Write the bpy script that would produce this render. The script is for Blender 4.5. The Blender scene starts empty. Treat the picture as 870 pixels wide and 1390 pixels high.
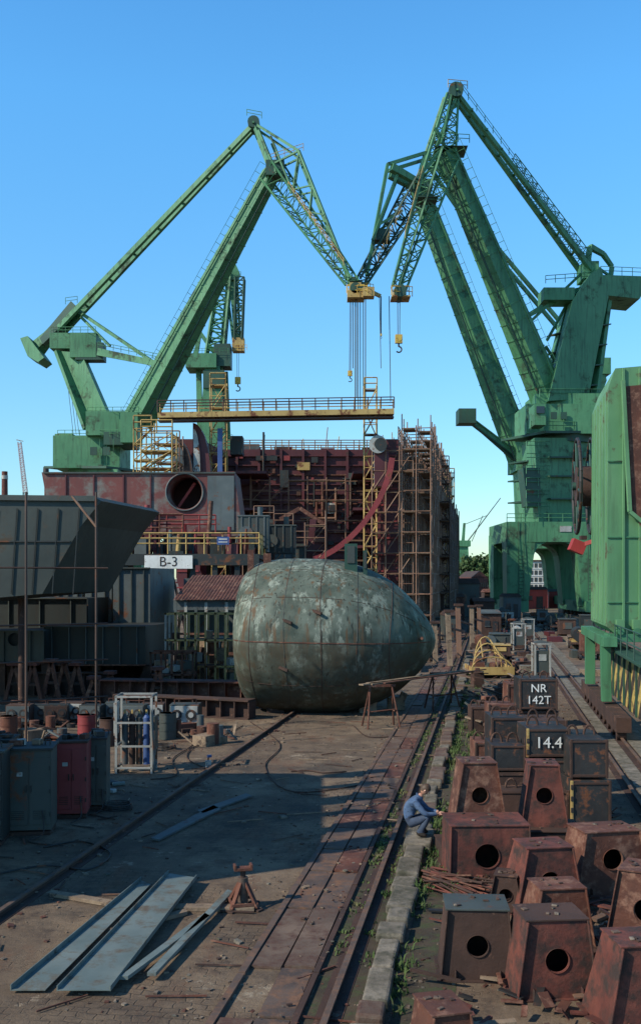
import bpy, math, random
from mathutils import Vector as V, Matrix
random.seed(7)
R=random.uniform
F=1400.;H=5.4;HY=785.;CX=435.;RX=0.1643
Z=V((0,0,1))
def S(u,v,d): return V(((u-CX)/F*d,d,H+(HY-v)/F*d))
def G(u,v,z=0):
    d=(H-z)*F/(v-HY); return V(((u-CX)/F*d,d,z))
def L(l,d,z=0): return V((l+RX*d,d,z))
RD=V((RX,1,0)).normalized(); RS=V((1,-RX,0)).normalized(); RA=-math.atan(RX)

sc=bpy.context.scene
w=bpy.data.worlds.new("World"); sc.world=w; w.use_nodes=True
nt=w.node_tree; nt.nodes.clear()
sun_v=V((-0.74,-0.40,0.62)).normalized()
el=math.asin(sun_v.z); az=math.atan2(sun_v.x,sun_v.y)
sky=nt.nodes.new('ShaderNodeTexSky'); sky.sky_type='NISHITA'; sky.sun_disc=False
sky.sun_elevation=el; sky.sun_rotation=az%(2*math.pi); sky.air_density=1.0; sky.dust_density=0.2; sky.ozone_density=2.0
# film-like saturation of the clear sky by elevation
tc=nt.nodes.new('ShaderNodeTexCoord'); sx=nt.nodes.new('ShaderNodeSeparateXYZ'); nt.links.new(tc.outputs['Generated'],sx.inputs[0])
cr=nt.nodes.new('ShaderNodeValToRGB'); nt.links.new(sx.outputs[2],cr.inputs[0])
e=cr.color_ramp.elements; e[0].position=0; e[0].color=(.40,.50,.51,1); e[1].position=1; e[1].color=(.10,.19,.28,1)
x_=e.new(.42); x_.color=(.38,.82,1.0,1); x_=e.new(.54); x_.color=(.34,.78,1.0,1); x_=e.new(.72); x_.color=(.15,.30,.43,1)
ml=nt.nodes.new('ShaderNodeMixRGB'); ml.blend_type='MULTIPLY'; ml.inputs[0].default_value=1; nt.links.new(sky.outputs[0],ml.inputs[1]); nt.links.new(cr.outputs[0],ml.inputs[2])
gn=nt.nodes.new('ShaderNodeVectorMath'); gn.operation='SCALE'; gn.inputs['Scale'].default_value=2.15; nt.links.new(ml.outputs[0],gn.inputs[0])
bg=nt.nodes.new('ShaderNodeBackground'); bg.inputs[1].default_value=0.13
out=nt.nodes.new('ShaderNodeOutputWorld')
nt.links.new(gn.outputs[0],bg.inputs[0]); nt.links.new(bg.outputs[0],out.inputs[0])
sl=bpy.data.lights.new("sun","SUN"); sl.energy=5.0; sl.angle=math.radians(0.5); sl.color=(1,0.91,0.75)
so=bpy.data.objects.new("sun",sl); sc.collection.objects.link(so)
so.rotation_euler=(-sun_v).to_track_quat('-Z','Y').to_euler(); so.location=(-50,-50,80)
cam=bpy.data.cameras.new("camera"); co=bpy.data.objects.new("camera",cam); sc.collection.objects.link(co)
co.location=(0,0,H); co.rotation_euler=(math.pi/2,0,0)
cam.sensor_fit='VERTICAL'; cam.sensor_height=36; cam.lens=36*F/1390.
cam.shift_y=(HY-695)/1390.; cam.clip_end=9000; cam.clip_start=0.1
sc.camera=co
sc.view_settings.view_transform='Standard'; sc.view_settings.look='None'; sc.view_settings.exposure=0

# ---------------- materials
def newmat(name):
    m=bpy.data.materials.new(name); m.use_nodes=True
    n=m.node_tree; b=n.nodes['Principled BSDF']; return m,n,b
def nz(n,vec,scale,detail=6,rough=.6):
    t=n.nodes.new('ShaderNodeTexNoise'); t.inputs['Scale'].default_value=scale
    t.inputs['Detail'].default_value=detail; t.inputs['Roughness'].default_value=rough
    n.links.new(vec,t.inputs['Vector']); return t.outputs['Fac']
def vm(n,vec,s):
    t=n.nodes.new('ShaderNodeVectorMath'); t.operation='MULTIPLY'; t.inputs[1].default_value=s
    n.links.new(vec,t.inputs[0]); return t.outputs[0]
def ramp(n,f,a,b_):
    t=n.nodes.new('ShaderNodeMapRange'); t.inputs[1].default_value=a; t.inputs[2].default_value=b_
    n.links.new(f,t.inputs[0]); return t.outputs[0]
def mix(n,f,a,b_,mode='MIX'):
    t=n.nodes.new('ShaderNodeMixRGB'); t.blend_type=mode
    for i,x in ((0,f),(1,a),(2,b_)):
        if isinstance(x,(int,float)): t.inputs[i].default_value=x
        elif isinstance(x,tuple): t.inputs[i].default_value=(*x,1)
        else: n.links.new(x,t.inputs[i])
    return t.outputs[0]
def bump(n,b,h,st,dist=.05):
    t=n.nodes.new('ShaderNodeBump'); t.inputs['Strength'].default_value=st; t.inputs['Distance'].default_value=dist
    n.links.new(h,t.inputs['Height']); n.links.new(t.outputs[0],b.inputs['Normal'])
RUST=(0.13,0.048,0.022)
def paint(name,c1,c2,rust=RUST,th=.6,sc_=.5,rough=.6,bp=.3,metal=0,streak=.5,soft=.06,fine=4):
    m,n,b=newmat(name)
    P=n.nodes.new('ShaderNodeNewGeometry').outputs['Position']
    a=ramp(n,nz(n,P,sc_,8),.35,.65)
    col=mix(n,a,c1,c2)
    st=ramp(n,nz(n,vm(n,P,(2.2,2.2,.22)),1.2,6),.5,.72)
    fa=n.nodes.new('ShaderNodeMath'); fa.operation='MULTIPLY'; fa.inputs[1].default_value=streak
    n.links.new(st,fa.inputs[0])
    col=mix(n,fa.outputs[0],col,tuple(x*.35+y*.25 for x,y in zip(c1,rust)))
    f1=nz(n,P,fine,10,.7); f0=nz(n,P,sc_*1.7,4)
    ad=n.nodes.new('ShaderNodeMath'); ad.operation='ADD'; n.links.new(f1,ad.inputs[0]); n.links.new(f0,ad.inputs[1])
    rm=ramp(n,ad.outputs[0],2*th-soft,2*th+soft)
    rc=mix(n,nz(n,P,fine*3,5),tuple(x*.5 for x in rust),tuple(min(1,x*1.6) for x in rust))
    col=mix(n,rm,col,rc)
    n.links.new(col,b.inputs['Base Color'])
    rr=n.nodes.new('ShaderNodeMapRange'); rr.inputs[3].default_value=rough; rr.inputs[4].default_value=.9
    n.links.new(rm,rr.inputs[0]); n.links.new(rr.outputs[0],b.inputs['Roughness'])
    b.inputs['Metallic'].default_value=metal
    bump(n,b,f1,bp,.03)
    return m
green=paint('crane_green_paint',(.045,.17,.078),(.085,.24,.115),rust=(.03,.05,.03),th=.575,sc_=.14,fine=.9,streak=.75,soft=.1)
greenL=paint('light_green_paint',(.085,.22,.095),(.13,.28,.13),rust=(.08,.07,.04),th=.58,sc_=.3,fine=2,streak=.65)
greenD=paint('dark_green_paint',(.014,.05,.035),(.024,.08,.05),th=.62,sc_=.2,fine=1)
greyG=paint('primer_grey_green',(.035,.045,.04),(.06,.07,.062),th=.58,sc_=.4,fine=3)
flareM=paint('bow_dark_primer',(.018,.027,.024),(.042,.052,.045),rust=(.06,.045,.03),th=.58,sc_=.3,fine=2)
darkhull=paint('dark_hull_paint',(.008,.012,.012),(.022,.028,.026),th=.6,sc_=.3,fine=2)
greyb=paint('blue_grey_steel',(.05,.065,.068),(.10,.12,.12),th=.59,sc_=.4,fine=2.5)
maroon=paint('maroon_primer',(.06,.011,.015),(.105,.018,.022),th=.61,sc_=.25,fine=1.5,rust=(.05,.024,.02))
redpr=paint('red_primer',(.11,.023,.02),(.17,.045,.036),rust=(.15,.14,.125),th=.545,sc_=.3,fine=1.2,streak=.6,soft=.1)
frameR=paint('red_frame_paint',(.18,.022,.024),(.25,.034,.034),th=.6,sc_=.5)
redp=paint('red_paint',(.30,.03,.025),(.42,.045,.035),th=.6,fine=4)
rust=paint('rust_steel',(.055,.019,.012),(.135,.045,.025),rust=(.20,.10,.065),th=.555,sc_=1.3,fine=7,soft=.1,rough=.8,bp=.6,streak=.7)
rustD=paint('dark_rust',(.03,.016,.012),(.07,.033,.022),rust=(.14,.07,.045),th=.6,sc_=1.,fine=6,rough=.85,bp=.5)
rustR=paint('red_rust',(.10,.026,.018),(.18,.052,.034),rust=(.035,.02,.016),th=.52,sc_=1.6,fine=6,rough=.8,bp=.6,soft=.14,streak=.7)
stripA=paint('worn_cover_steel',(.10,.065,.045),(.17,.115,.08),rust=(.07,.03,.02),th=.53,sc_=1.,fine=8,rough=.75,bp=.4,soft=.15)
stripB=paint('worn_cover_steel_dark',(.06,.042,.034),(.12,.08,.06),rust=(.16,.08,.045),th=.54,sc_=1.4,fine=8,rough=.75,bp=.4,soft=.15)
scaf=paint('scaffold_rust',(.16,.08,.05),(.28,.16,.10),th=.6,sc_=.5,fine=2)
scafD=paint('scaffold_dark',(.04,.024,.018),(.09,.05,.035),th=.6,sc_=.5,fine=2)
yellow=paint('yellow_paint',(.52,.34,.05),(.6,.41,.08),th=.57,sc_=.7,fine=3)
yelB=paint('weathered_yellow',(.36,.24,.075),(.45,.31,.11),th=.55,sc_=.5,fine=2)
black=paint('black_paint',(.012,.012,.013),(.03,.028,.026),th=.57,sc_=1.5,fine=6,bp=.4)
white=paint('white_paint',(.60,.59,.54),(.76,.75,.71),th=.62,sc_=1,fine=4,streak=.4)
offw=paint('dirty_white_paint',(.27,.28,.26),(.42,.42,.39),th=.57,sc_=1,fine=4)
plateM=paint('galvanised_plate',(.10,.13,.12),(.16,.19,.175),rust=(.09,.07,.05),th=.56,sc_=1.2,fine=5,rough=.5,bp=.15,streak=.1,soft=.12)
wood=paint('old_wood',(.17,.12,.08),(.29,.21,.14),rust=(.08,.055,.04),th=.56,sc_=2,fine=14,rough=.9,bp=.6)
glass=paint('dark_window',(.02,.03,.035),(.03,.04,.05),th=.9,rough=.1,bp=0)
conc=paint('curb_concrete',(.13,.11,.085),(.24,.205,.16),rust=(.06,.055,.035),th=.52,sc_=1.3,fine=7,rough=.95,bp=.9,soft=.16)
moss=paint('mossy_dirt',(.030,.023,.014),(.07,.05,.03),rust=(.045,.055,.018),th=.54,sc_=1.2,fine=7,rough=.95,bp=.9,soft=.1,streak=0)
ropeM=paint('wire_rope',(.04,.04,.035),(.07,.065,.05),th=.8)
blue=paint('blue_paint',(.03,.07,.2),(.05,.1,.26),th=.62)
build=paint('plaster',(.50,.48,.42),(.58,.56,.5),th=.7,rough=.9)
leafM=paint('foliage',(.02,.05,.012),(.05,.095,.025),rust=(.07,.1,.03),th=.55,sc_=.3,fine=2,rough=.9,streak=0)
grassM=paint('grass',(.04,.08,.016),(.085,.12,.035),rust=(.16,.14,.06),th=.56,sc_=.7,fine=3,rough=.9,streak=0)
deb=paint('debris',(.14,.10,.07),(.26,.21,.16),rust=(.06,.04,.03),th=.5,sc_=5,fine=9,rough=.9)
skin=paint('skin',(.42,.22,.15),(.45,.24,.17),th=.95,streak=0,bp=.05)
hairM=paint('brown_hair',(.05,.03,.018),(.08,.045,.025),th=.95,streak=0,sc_=20)
denim=paint('blue_work_jacket',(.055,.10,.19),(.085,.14,.24),rust=(.03,.05,.09),th=.56,sc_=9,fine=20,rough=.95,streak=0,bp=.5)
trou=paint('dark_work_trousers',(.03,.045,.08),(.05,.07,.11),th=.9,sc_=9,rough=.95,streak=0,bp=.5)
boot=paint('boot_leather',(.02,.015,.012),(.03,.022,.016),th=.9,streak=0)
def bulbmat():
    m,n,b=newmat('bulb_weathered_steel')
    P=n.nodes.new('ShaderNodeNewGeometry').outputs['Position']
    c=mix(n,ramp(n,nz(n,P,.7,9,.65),.38,.62),(.042,.058,.045),(.125,.15,.12))
    c=mix(n,ramp(n,nz(n,vm(n,P,(1,1,.5)),1.6,9,.72),.53,.60),c,(.22,.25,.205))
    c=mix(n,ramp(n,nz(n,vm(n,P,(3,3,.3)),1.5,8),.55,.64),c,(.10,.065,.035))
    c=mix(n,ramp(n,nz(n,vm(n,P,(5,5,.25)),1.7,8),.58,.64),c,(.03,.035,.028))
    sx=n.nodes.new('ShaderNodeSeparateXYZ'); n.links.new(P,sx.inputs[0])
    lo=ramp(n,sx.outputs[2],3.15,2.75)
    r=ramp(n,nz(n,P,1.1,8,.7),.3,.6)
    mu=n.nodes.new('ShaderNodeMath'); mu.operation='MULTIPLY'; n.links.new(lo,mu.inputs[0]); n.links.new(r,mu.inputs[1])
    c=mix(n,mu.outputs[0],c,(.06,.055,.038))  # shade of the lower half painted into the colour, broken up by noise
    sp=ramp(n,nz(n,P,9,8,.75),.62,.68)
    c=mix(n,sp,c,(.16,.07,.03))
    n.links.new(c,b.inputs['Base Color']); b.inputs['Roughness'].default_value=.68; b.inputs['Metallic'].default_value=0
    b.inputs['Specular IOR Level'].default_value=.3
    bump(n,b,nz(n,P,.9,2,.4),.55,.22)
    return m
bulbM=bulbmat()
def groundmat():
    m,n,b=newmat('yard_ground')
    P=n.nodes.new('ShaderNodeNewGeometry').outputs['Position']
    a=ramp(n,nz(n,P,.35,9,.7),.38,.64)
    c=mix(n,a,(.105,.07,.045),(.225,.158,.10))
    c=mix(n,ramp(n,nz(n,P,1.6,10,.75),.5,.66),c,(.06,.039,.027))
    c=mix(n,ramp(n,nz(n,vm(n,P,(1.3,.5,1)),.9,8,.7),.54,.66),c,(.14,.072,.04))
    c=mix(n,ramp(n,nz(n,P,.16,7,.65),.53,.62),c,(.048,.037,.028))
    c=mix(n,ramp(n,nz(n,P,.5,9,.8),.60,.64),c,(.30,.235,.165))
    mp=n.nodes.new('ShaderNodeMapping'); mp.inputs['Rotation'].default_value=(0,0,-RA); n.links.new(P,mp.inputs['Vector'])
    br=n.nodes.new('ShaderNodeTexBrick'); br.inputs['Scale'].default_value=1; br.inputs['Brick Width'].default_value=.24; br.inputs['Row Height'].default_value=.16
    br.inputs['Mortar Size'].default_value=.016; br.inputs['Mortar Smooth'].default_value=.8; br.inputs['Color1'].default_value=(.8,.8,.8,1); br.inputs['Color2'].default_value=(1.15,1.15,1.15,1); br.inputs['Mortar'].default_value=(.5,.46,.4,1)
    ns=n.nodes.new('ShaderNodeTexNoise'); ns.inputs['Scale'].default_value=2.2; n.links.new(mp.outputs[0],ns.inputs['Vector'])
    va=n.nodes.new('ShaderNodeVectorMath'); va.operation='MULTIPLY_ADD'; va.inputs[1].default_value=(.25,.25,0); n.links.new(ns.outputs['Color'],va.inputs[0]); n.links.new(mp.outputs[0],va.inputs[2])
    n.links.new(va.outputs[0],br.inputs['Vector'])
    msk=ramp(n,nz(n,P,.3,8,.75),.47,.56)
    c2=mix(n,.7,c,br.outputs['Color'],'MULTIPLY'); c=mix(n,msk,c,c2)
    c=mix(n,ramp(n,nz(n,P,14,6,.8),.6,.7),c,(.30,.24,.17))
    c=mix(n,ramp(n,nz(n,P,30,4,.8),.6,.66),c,(.035,.026,.02))
    n.links.new(c,b.inputs['Base Color']); b.inputs['Roughness'].default_value=.92
    s=n.nodes.new('ShaderNodeMath'); s.operation='MULTIPLY_ADD'; s.inputs[1].default_value=-.5
    mm=n.nodes.new('ShaderNodeMath'); mm.operation='MULTIPLY'; n.links.new(br.outputs['Fac'],mm.inputs[0]); n.links.new(msk,mm.inputs[1])
    n.links.new(mm.outputs[0],s.inputs[0]); n.links.new(nz(n,P,7,10,.8),s.inputs[2])
    bump(n,b,s.outputs[0],.8,.05)
    return m
groundM=groundmat()
def stripemat():
    m,n,b=newmat('hazard_stripes')
    P=n.nodes.new('ShaderNodeNewGeometry').outputs['Position']
    wv=n.nodes.new('ShaderNodeTexWave'); wv.inputs['Scale'].default_value=.45; wv.bands_direction='DIAGONAL'; wv.inputs['Distortion'].default_value=0
    n.links.new(vm(n,P,(0,1,1)),wv.inputs['Vector'])
    c=mix(n,ramp(n,wv.outputs['Fac'],.48,.52),(.02,.02,.02),(.5,.36,.1))
    c=mix(n,ramp(n,nz(n,P,3,8,.7),.48,.6),c,(.10,.06,.035))
    n.links.new(c,b.inputs['Base Color']); b.inputs['Roughness'].default_value=.7
    return m
hazard=stripemat()

# ---------------- mesh builder
class B:
    def __init__(s): s.v=[];s.f=[];s.m=[];s.mats=[];s.s=[]
    def add(s,vs,fs,mat,smooth=False):
        if mat not in s.mats: s.mats.append(mat)
        k=s.mats.index(mat); o=len(s.v); s.v+= [tuple(x) for x in vs]
        for f in fs: s.f.append([i+o for i in f]); s.m.append(k); s.s.append(smooth)
    def hexa(s,p,mat):
        s.add(p,[(0,3,2,1),(4,5,6,7),(0,1,5,4),(1,2,6,5),(2,3,7,6),(3,0,4,7)],mat)
    def box(s,c,sx,sy,sz,mat,rz=0,rx=0,ry=0):
        c=V(c); M=Matrix.Rotation(rz,3,'Z')@Matrix.Rotation(ry,3,'Y')@Matrix.Rotation(rx,3,'X')
        p=[c+M@V((x*sx/2,y*sy/2,z*sz/2)) for z in(-1,1) for x,y in((-1,-1),(1,-1),(1,1),(-1,1))]
        s.hexa(p,mat)
    def beam(s,a,b,w,h,mat,w2=None,h2=None,up=Z):
        a=V(a);b=V(b);t=(b-a)
        if t.length<1e-6:return
        t.normalize(); sd=t.cross(up)
        if sd.length<.02: sd=t.cross(V((0,1,0)))
        sd.normalize(); u=sd.cross(t); w2=w if w2 is None else w2; h2=h if h2 is None else h2
        p=[a-sd*w/2-u*h/2,a+sd*w/2-u*h/2,a+sd*w/2+u*h/2,a-sd*w/2+u*h/2,b-sd*w2/2-u*h2/2,b+sd*w2/2-u*h2/2,b+sd*w2/2+u*h2/2,b-sd*w2/2+u*h2/2]
        s.hexa(p,mat)
    def tube(s,a,b,r,mat,r2=None,n=8,cap=True,smooth=True):
        a=V(a);b=V(b);t=(b-a).normalized(); r2=r if r2 is None else r2
        x=t.cross(Z)
        if x.length<.02:x=t.cross(V((0,1,0)))
        x.normalize(); y=x.cross(t)
        vs=[];
        for c,rr in((a,r),(b,r2)):
            for i in range(n):
                an=2*math.pi*i/n; vs.append(c+x*math.cos(an)*rr+y*math.sin(an)*rr)
        s.add(vs,[(i,(i+1)%n,n+(i+1)%n,n+i) for i in range(n)],mat,smooth)
        if cap: s.add(vs,[tuple(range(n-1,-1,-1)),tuple(range(n,2*n))],mat)
    def pole(s,a,b,r,mat): s.tube(a,b,r,mat,n=4,cap=False,smooth=False)
    def path(s,pts,r,mat,n=6):
        for a,b in zip(pts,pts[1:]): s.tube(a,b,r,mat,n=n,cap=True)
    def prism(s,pts,ext,mat,mat2=None):
        n=len(pts); ext=V(ext); vs=[V(p) for p in pts]+[V(p)+ext for p in pts]
        s.add(vs,[tuple(range(n)),tuple(range(2*n-1,n-1,-1))],mat)
        s.add(vs,[(i,i+n,(i+1)%n+n,(i+1)%n) for i in range(n)],mat2 or mat)
    def truss(s,a,b,w1,h1,w2,h2,n,r,mat,up=Z,rd=None):
        a=V(a);b=V(b);t=(b-a).normalized(); sd=t.cross(up)
        if sd.length<.02: sd=t.cross(V((0,1,0)))
        sd.normalize(); u=sd.cross(t); rd=rd or r*.6
        C=[]
        for i in range(n+1):
            k=i/n; c=a.lerp(b,k); w=w1+(w2-w1)*k; h=h1+(h2-h1)*k
            C.append([c+sd*x*w/2+u*y*h/2 for x,y in((-1,-1),(1,-1),(1,1),(-1,1))])
        for i in range(n):
            for j in range(4):
                s.pole(C[i][j],C[i+1][j],r,mat)
                j2=(j+1)%4
                s.pole(C[i][j],C[i][j2],rd,mat)
                if i%2: s.pole(C[i][j],C[i+1][j2],rd,mat)
                else: s.pole(C[i][j2],C[i+1][j],rd,mat)
    def rail(s,pts,h,mat,r=.04,step=1.5,mid=1):
        for a,b in zip(pts,pts[1:]):
            a=V(a);b=V(b); n=max(1,int((b-a).length/step))
            for i in range(n+1):
                p=a.lerp(b,i/n); s.pole(p,p+Z*h,r,mat)
            for k in range(mid+1): 
                o=Z*h*(1-k*.5/max(1,mid)*1.0); s.pole(a+o,b+o,r,mat)
    def holeplate(s,c,ex,ey,outline,r,mat,th=.02,n=28,inner=None):
        c=V(c);ex=V(ex);ey=V(ey);ez=ex.cross(ey).normalized()
        ang=sorted([2*math.pi*i/n for i in range(n)]+[math.atan2(q[1],q[0])%(2*math.pi) for q in outline])
        O=[];I=[]
        for a in ang:
            dx,dy=math.cos(a),math.sin(a); best=None
            for (x1,y1),(x2,y2) in zip(outline,outline[1:]+outline[:1]):
                det=dx*(y1-y2)-dy*(x1-x2)
                if abs(det)<1e-9: continue
                t=(x1*(y1-y2)-y1*(x1-x2))/det; k=(dx*y1-dy*x1)/det
                if t>0 and -1e-6<=k<=1+1e-6 and (best is None or t<best): best=t
            best=best or r*1.3
            O.append(c+ex*dx*best+ey*dy*best); I.append(c+ex*dx*r+ey*dy*r)
        k=len(ang)
        vs=O+I+[p-ez*th for p in O]+[p-ez*th for p in I]
        fs=[]
        for i in range(k):
            j=(i+1)%k
            fs+= [(i,j,k+j,k+i),(2*k+j,2*k+i,3*k+i,3*k+j),(k+i,k+j,3*k+j,3*k+i),(j,i,2*k+i,2*k+j)]
        s.add(vs,fs,mat)
    def scaffold(s,o,ax,ay,nx,ny,nz_,sx,sy,sz,r,mat,plank=None,diag=.2,skip=.05,jit=.0,over=1.0):
        o=V(o);ax=V(ax).normalized();ay=V(ay).normalized()
        P=lambda i,j,k:o+ax*i*sx+ay*j*sy+Z*k*sz
        for i in range(nx+1):
            for j in range(ny+1):
                s.pole(P(i,j,0),P(i,j,nz_)+Z*R(.2,over)+ax*R(-jit,jit),r,mat)
        for k in range(1,nz_+1):
            for j in range(ny+1):
                for i in range(nx):
                    if random.random()>skip: s.pole(P(i,j,k),P(i+1,j,k)+Z*R(-.05,.05),r*.8,mat)
                    if random.random()>.5: s.pole(P(i,j,k-.5),P(i+1,j,k-.5),r*.7,mat)
                    if random.random()<diag: s.pole(P(i,j,k-1),P(i+1,j,k),r*.8,mat)
            for i in range(nx+1):
                for j in range(ny):
                    if random.random()>skip: s.pole(P(i,j,k),P(i,j+1,k),r*.8,mat)
            if plank:
                for i in range(nx):
                    for j in range(ny):
                        if random.random()<.6:
                            a=P(i,j+.5,k-.03); s.beam(a,a+ax*sx,sy*.8,.05,plank)
    def obj(s,name,bevel=0,parent=None,origin=None):
        me=bpy.data.meshes.new(name)
        xs=[p[0] for p in s.v];ys=[p[1] for p in s.v];zs=[p[2] for p in s.v]
        o=V(origin) if origin else V(((min(xs)+max(xs))/2,(min(ys)+max(ys))/2,min(zs)))
        me.from_pydata([(p[0]-o.x,p[1]-o.y,p[2]-o.z) for p in s.v],[],s.f)
        for m in s.mats: me.materials.append(m)
        me.polygons.foreach_set('material_index',s.m); me.polygons.foreach_set('use_smooth',s.s)
        me.update(); ob=bpy.data.objects.new(name,me); sc.collection.objects.link(ob); ob.location=o
        if bevel:
            md=ob.modifiers.new('bevel','BEVEL'); md.width=bevel; md.segments=2; md.limit_method='ANGLE'
        if parent: ob.parent=parent; ob.location=o-parent.location
        return ob
def text(body,name,loc,size,mat,parent,rz=0):
    cu=bpy.data.curves.new(name,'FONT'); cu.body=body; cu.size=size; cu.extrude=.004; cu.align_x='CENTER'; cu.align_y='CENTER'
    cu.materials.append(mat); ob=bpy.data.objects.new(name,cu); sc.collection.objects.link(ob)
    ob.parent=parent; ob.location=V(loc)-parent.location; ob.rotation_euler=(math.pi/2,0,rz)
    return ob

# ---------------- ground
b=B(); 
b.add([(-4000,-300,0),(4000,-300,0),(4000,6000,0),(-4000,6000,0)],[(0,1,2,3)],groundM); b.obj('ground')
b=B(); d=6
while d<150:
    ln=R(1.2,2.6)
    for l0,l1 in((-3.3,-2.88),(-2.86,-2.42)):
        if random.random()<.96:
            z=R(.012,.05); c=L((l0+l1)/2,d+ln/2,z/2+.004)
            b.box(c,l1-l0+R(-.02,.0),ln*.995-.03,z,random.choice([stripA,stripB,stripA,stripB,rust]),rz=RA+R(-.008,.008),rx=R(-.006,.006))
    d+=ln
b.obj('steel_cover_plates')
b=B()
for l0,l1,m_ in((-3.42,-3.32,stripB),(-2.40,-2.32,rustD)):
    for i in range(40):
        d=6+i*4; b.beam(L((l0+l1)/2,d,.03),L((l0+l1)/2,d+3.97,.03+R(-.01,.01)),l1-l0,.06,m_)
b.obj('strip_edge_beams')
def crane_rail(l,name,d0=5,d1=400):
    b=B(); a=L(l,d0,0);c=L(l,d1,0)
    b.beam(a+Z*.006,c+Z*.006,.34,.012,rustD); b.beam(a+Z*.05,c+Z*.05,.03,.08,rustD); b.beam(a+Z*.105,c+Z*.105,.085,.035,stripB)
    b.obj(name)
for l in(-7.8,-1.98,3.55,4.35,-40,-60): crane_rail(l,'crane_rail')
b=B(); d=6
while d<70:
    ln=R(.5,1.5); h=R(.12,.22); wd=R(.30,.44)
    b.box(L(-1.46+R(-.04,.04),d+ln/2,h/2),wd,ln-R(.03,.09),h,random.choice([conc,conc,stripA]),rz=RA+R(-.035,.035),ry=R(-.06,.06),rx=R(-.02,.02)); d+=ln
b.obj('concrete_kerb',bevel=.04)
b=B(); 
b.add([L(-1.22,6,.004),L(-.45,6,.004),L(-.45,70,.004),L(-1.22,70,.004)],[(0,1,2,3)],moss)
b.add([L(-2.3,6,.004),L(-1.65,6,.004),L(-1.65,120,.004),L(-2.3,120,.004)],[(0,1,2,3)],moss); b.obj('drain_gutter')
b=B(); d=6
while d<120:
    ln=R(3,5)
    for l0,l1 in((3.75,4.15),(4.55,5.2)):
        b.box(L((l0+l1)/2,d+ln/2,.012),l1-l0,ln-.04,R(.015,.03),conc,rz=RA)
    d+=ln
b.obj('rail_bed_concrete')
b=B()
for i in range(4800):
    d=8+ (random.random()**1.6)*60; l=R(-11,6)
    if random.random()<.5: l=random.choice([-1.0,-2.2,-7.5,-8.1,-.5,3,-3.5])+random.gauss(0,.35)
    s_=R(.010,.04)*(1 if random.random()<.95 else 2.2); c=L(l,d,s_*.3)
    if l>-3.4 and l<-2.3: c.z+=.05
    b.box(c,s_*R(.7,2.5),s_*R(.7,2),s_*.6,random.choice([deb,deb,rustD,rust,wood,conc]),rz=R(0,3),rx=R(-.3,.3))
for i in range(130):
    d=R(9,40); l=R(-10,-.3); a=L(l,d,.03); an=R(0,6.28); ln=R(.15,.9)
    b.beam(a,a+V((math.cos(an)*ln,math.sin(an)*ln,0)),R(.012,.04),.02,random.choice([wood,rust,rustD,stripB]))
b.obj('yard_debris')
b=B()
def tuft(p,h,n):
    for i in range(n):
        an=R(0,6.28); o=V((R(-.09,.09),R(-.09,.09),0)); t=V((math.cos(an),math.sin(an),0)); hh=h*R(.4,1)
        q=p+o; w_=t.cross(Z)*R(.008,.02); m1=q+t*hh*.2+Z*hh*.6; e=q+t*hh*R(.4,.8)+Z*hh*R(.7,1)
        b.add([q-w_,q+w_,m1+w_*.8,m1-w_*.8,e],[(0,1,2,3),(3,2,4)],grassM)
for i in range(1500):
    l=random.choice([-2.2,-2.15,-1.75,-1.2,-1.15,-.6]); d=7+random.random()**1.3*50
    if math.sin(d*1.3+l*3)+math.sin(d*.47+l)>R(-1.2,1.5): tuft(L(l+random.gauss(0,.06),d,0),R(.06,.26) if l>-1.3 else R(.04,.12),9)
for i in range(160): 
    tuft(L(R(-1.2,0.2),R(17,45),0),R(.12,.35),14)
b.obj('weeds')

# ---------------- unseen shadow block, then hull blocks at left
b=B()  # unseen block added beyond the left edge to cast the jagged foreground shadow
b.prism([V((-17,14.6,1.0)),V((-9.3,14.6,1.0)),V((-9.0,14.6,7.6)),V((-10.5,14.6,8.3)),V((-17,14.6,8.3))],(0,8.6,0),darkhull)
for i in range(5):
    for j in(0,1): b.box((-16.2+j*6.2,15.4+i*1.7,.5),.5,.5,1.0,rustD)
for i in range(8): b.box((-8.98,15+i*1.1,4.1),.12,.08,5.6,greyG)
for i in range(6): b.box((-9.6,15.2+i*1.5,8.3+R(.1,.6)),.8,R(.2,.7),R(.6,1.6),greyG)
b.rail([(-9.3,14.8,8.3),(-9.3,23,8.3)],1.1,rust,.04,1)
b.obj('offscreen_shadow_block')
b=B(); d=39
o=[S(-330,668,d),S(128,674,d),S(138,680,d),S(112,712,d),S(84,760,d),S(58,806,d),S(-330,840,d)]
b.prism(o,RD*7,flareM)
for i in range(12):
    u=-200+i*28
    b.beam(S(u,690,d)-V((0,.05,0)),S(u-8,806,d)-V((0,.05,0)),.05,.03,darkhull)
b.beam(S(-330,672,d)-V((0,.08,0)),S(130,677,d)-V((0,.08,0)),.12,.2,greyG)
b.beam(S(-330,735,d)-V((0,.04,0)),S(96,735,d)-V((0,.04,0)),.05,.05,darkhull)
for u in(-150,-40,30): b.tube(S(u,812,d+1.5),V((S(u,812,d+1.5).x,d+1.5,0)),.14,rustD)
b.obj('bow_flare_section')
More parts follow.
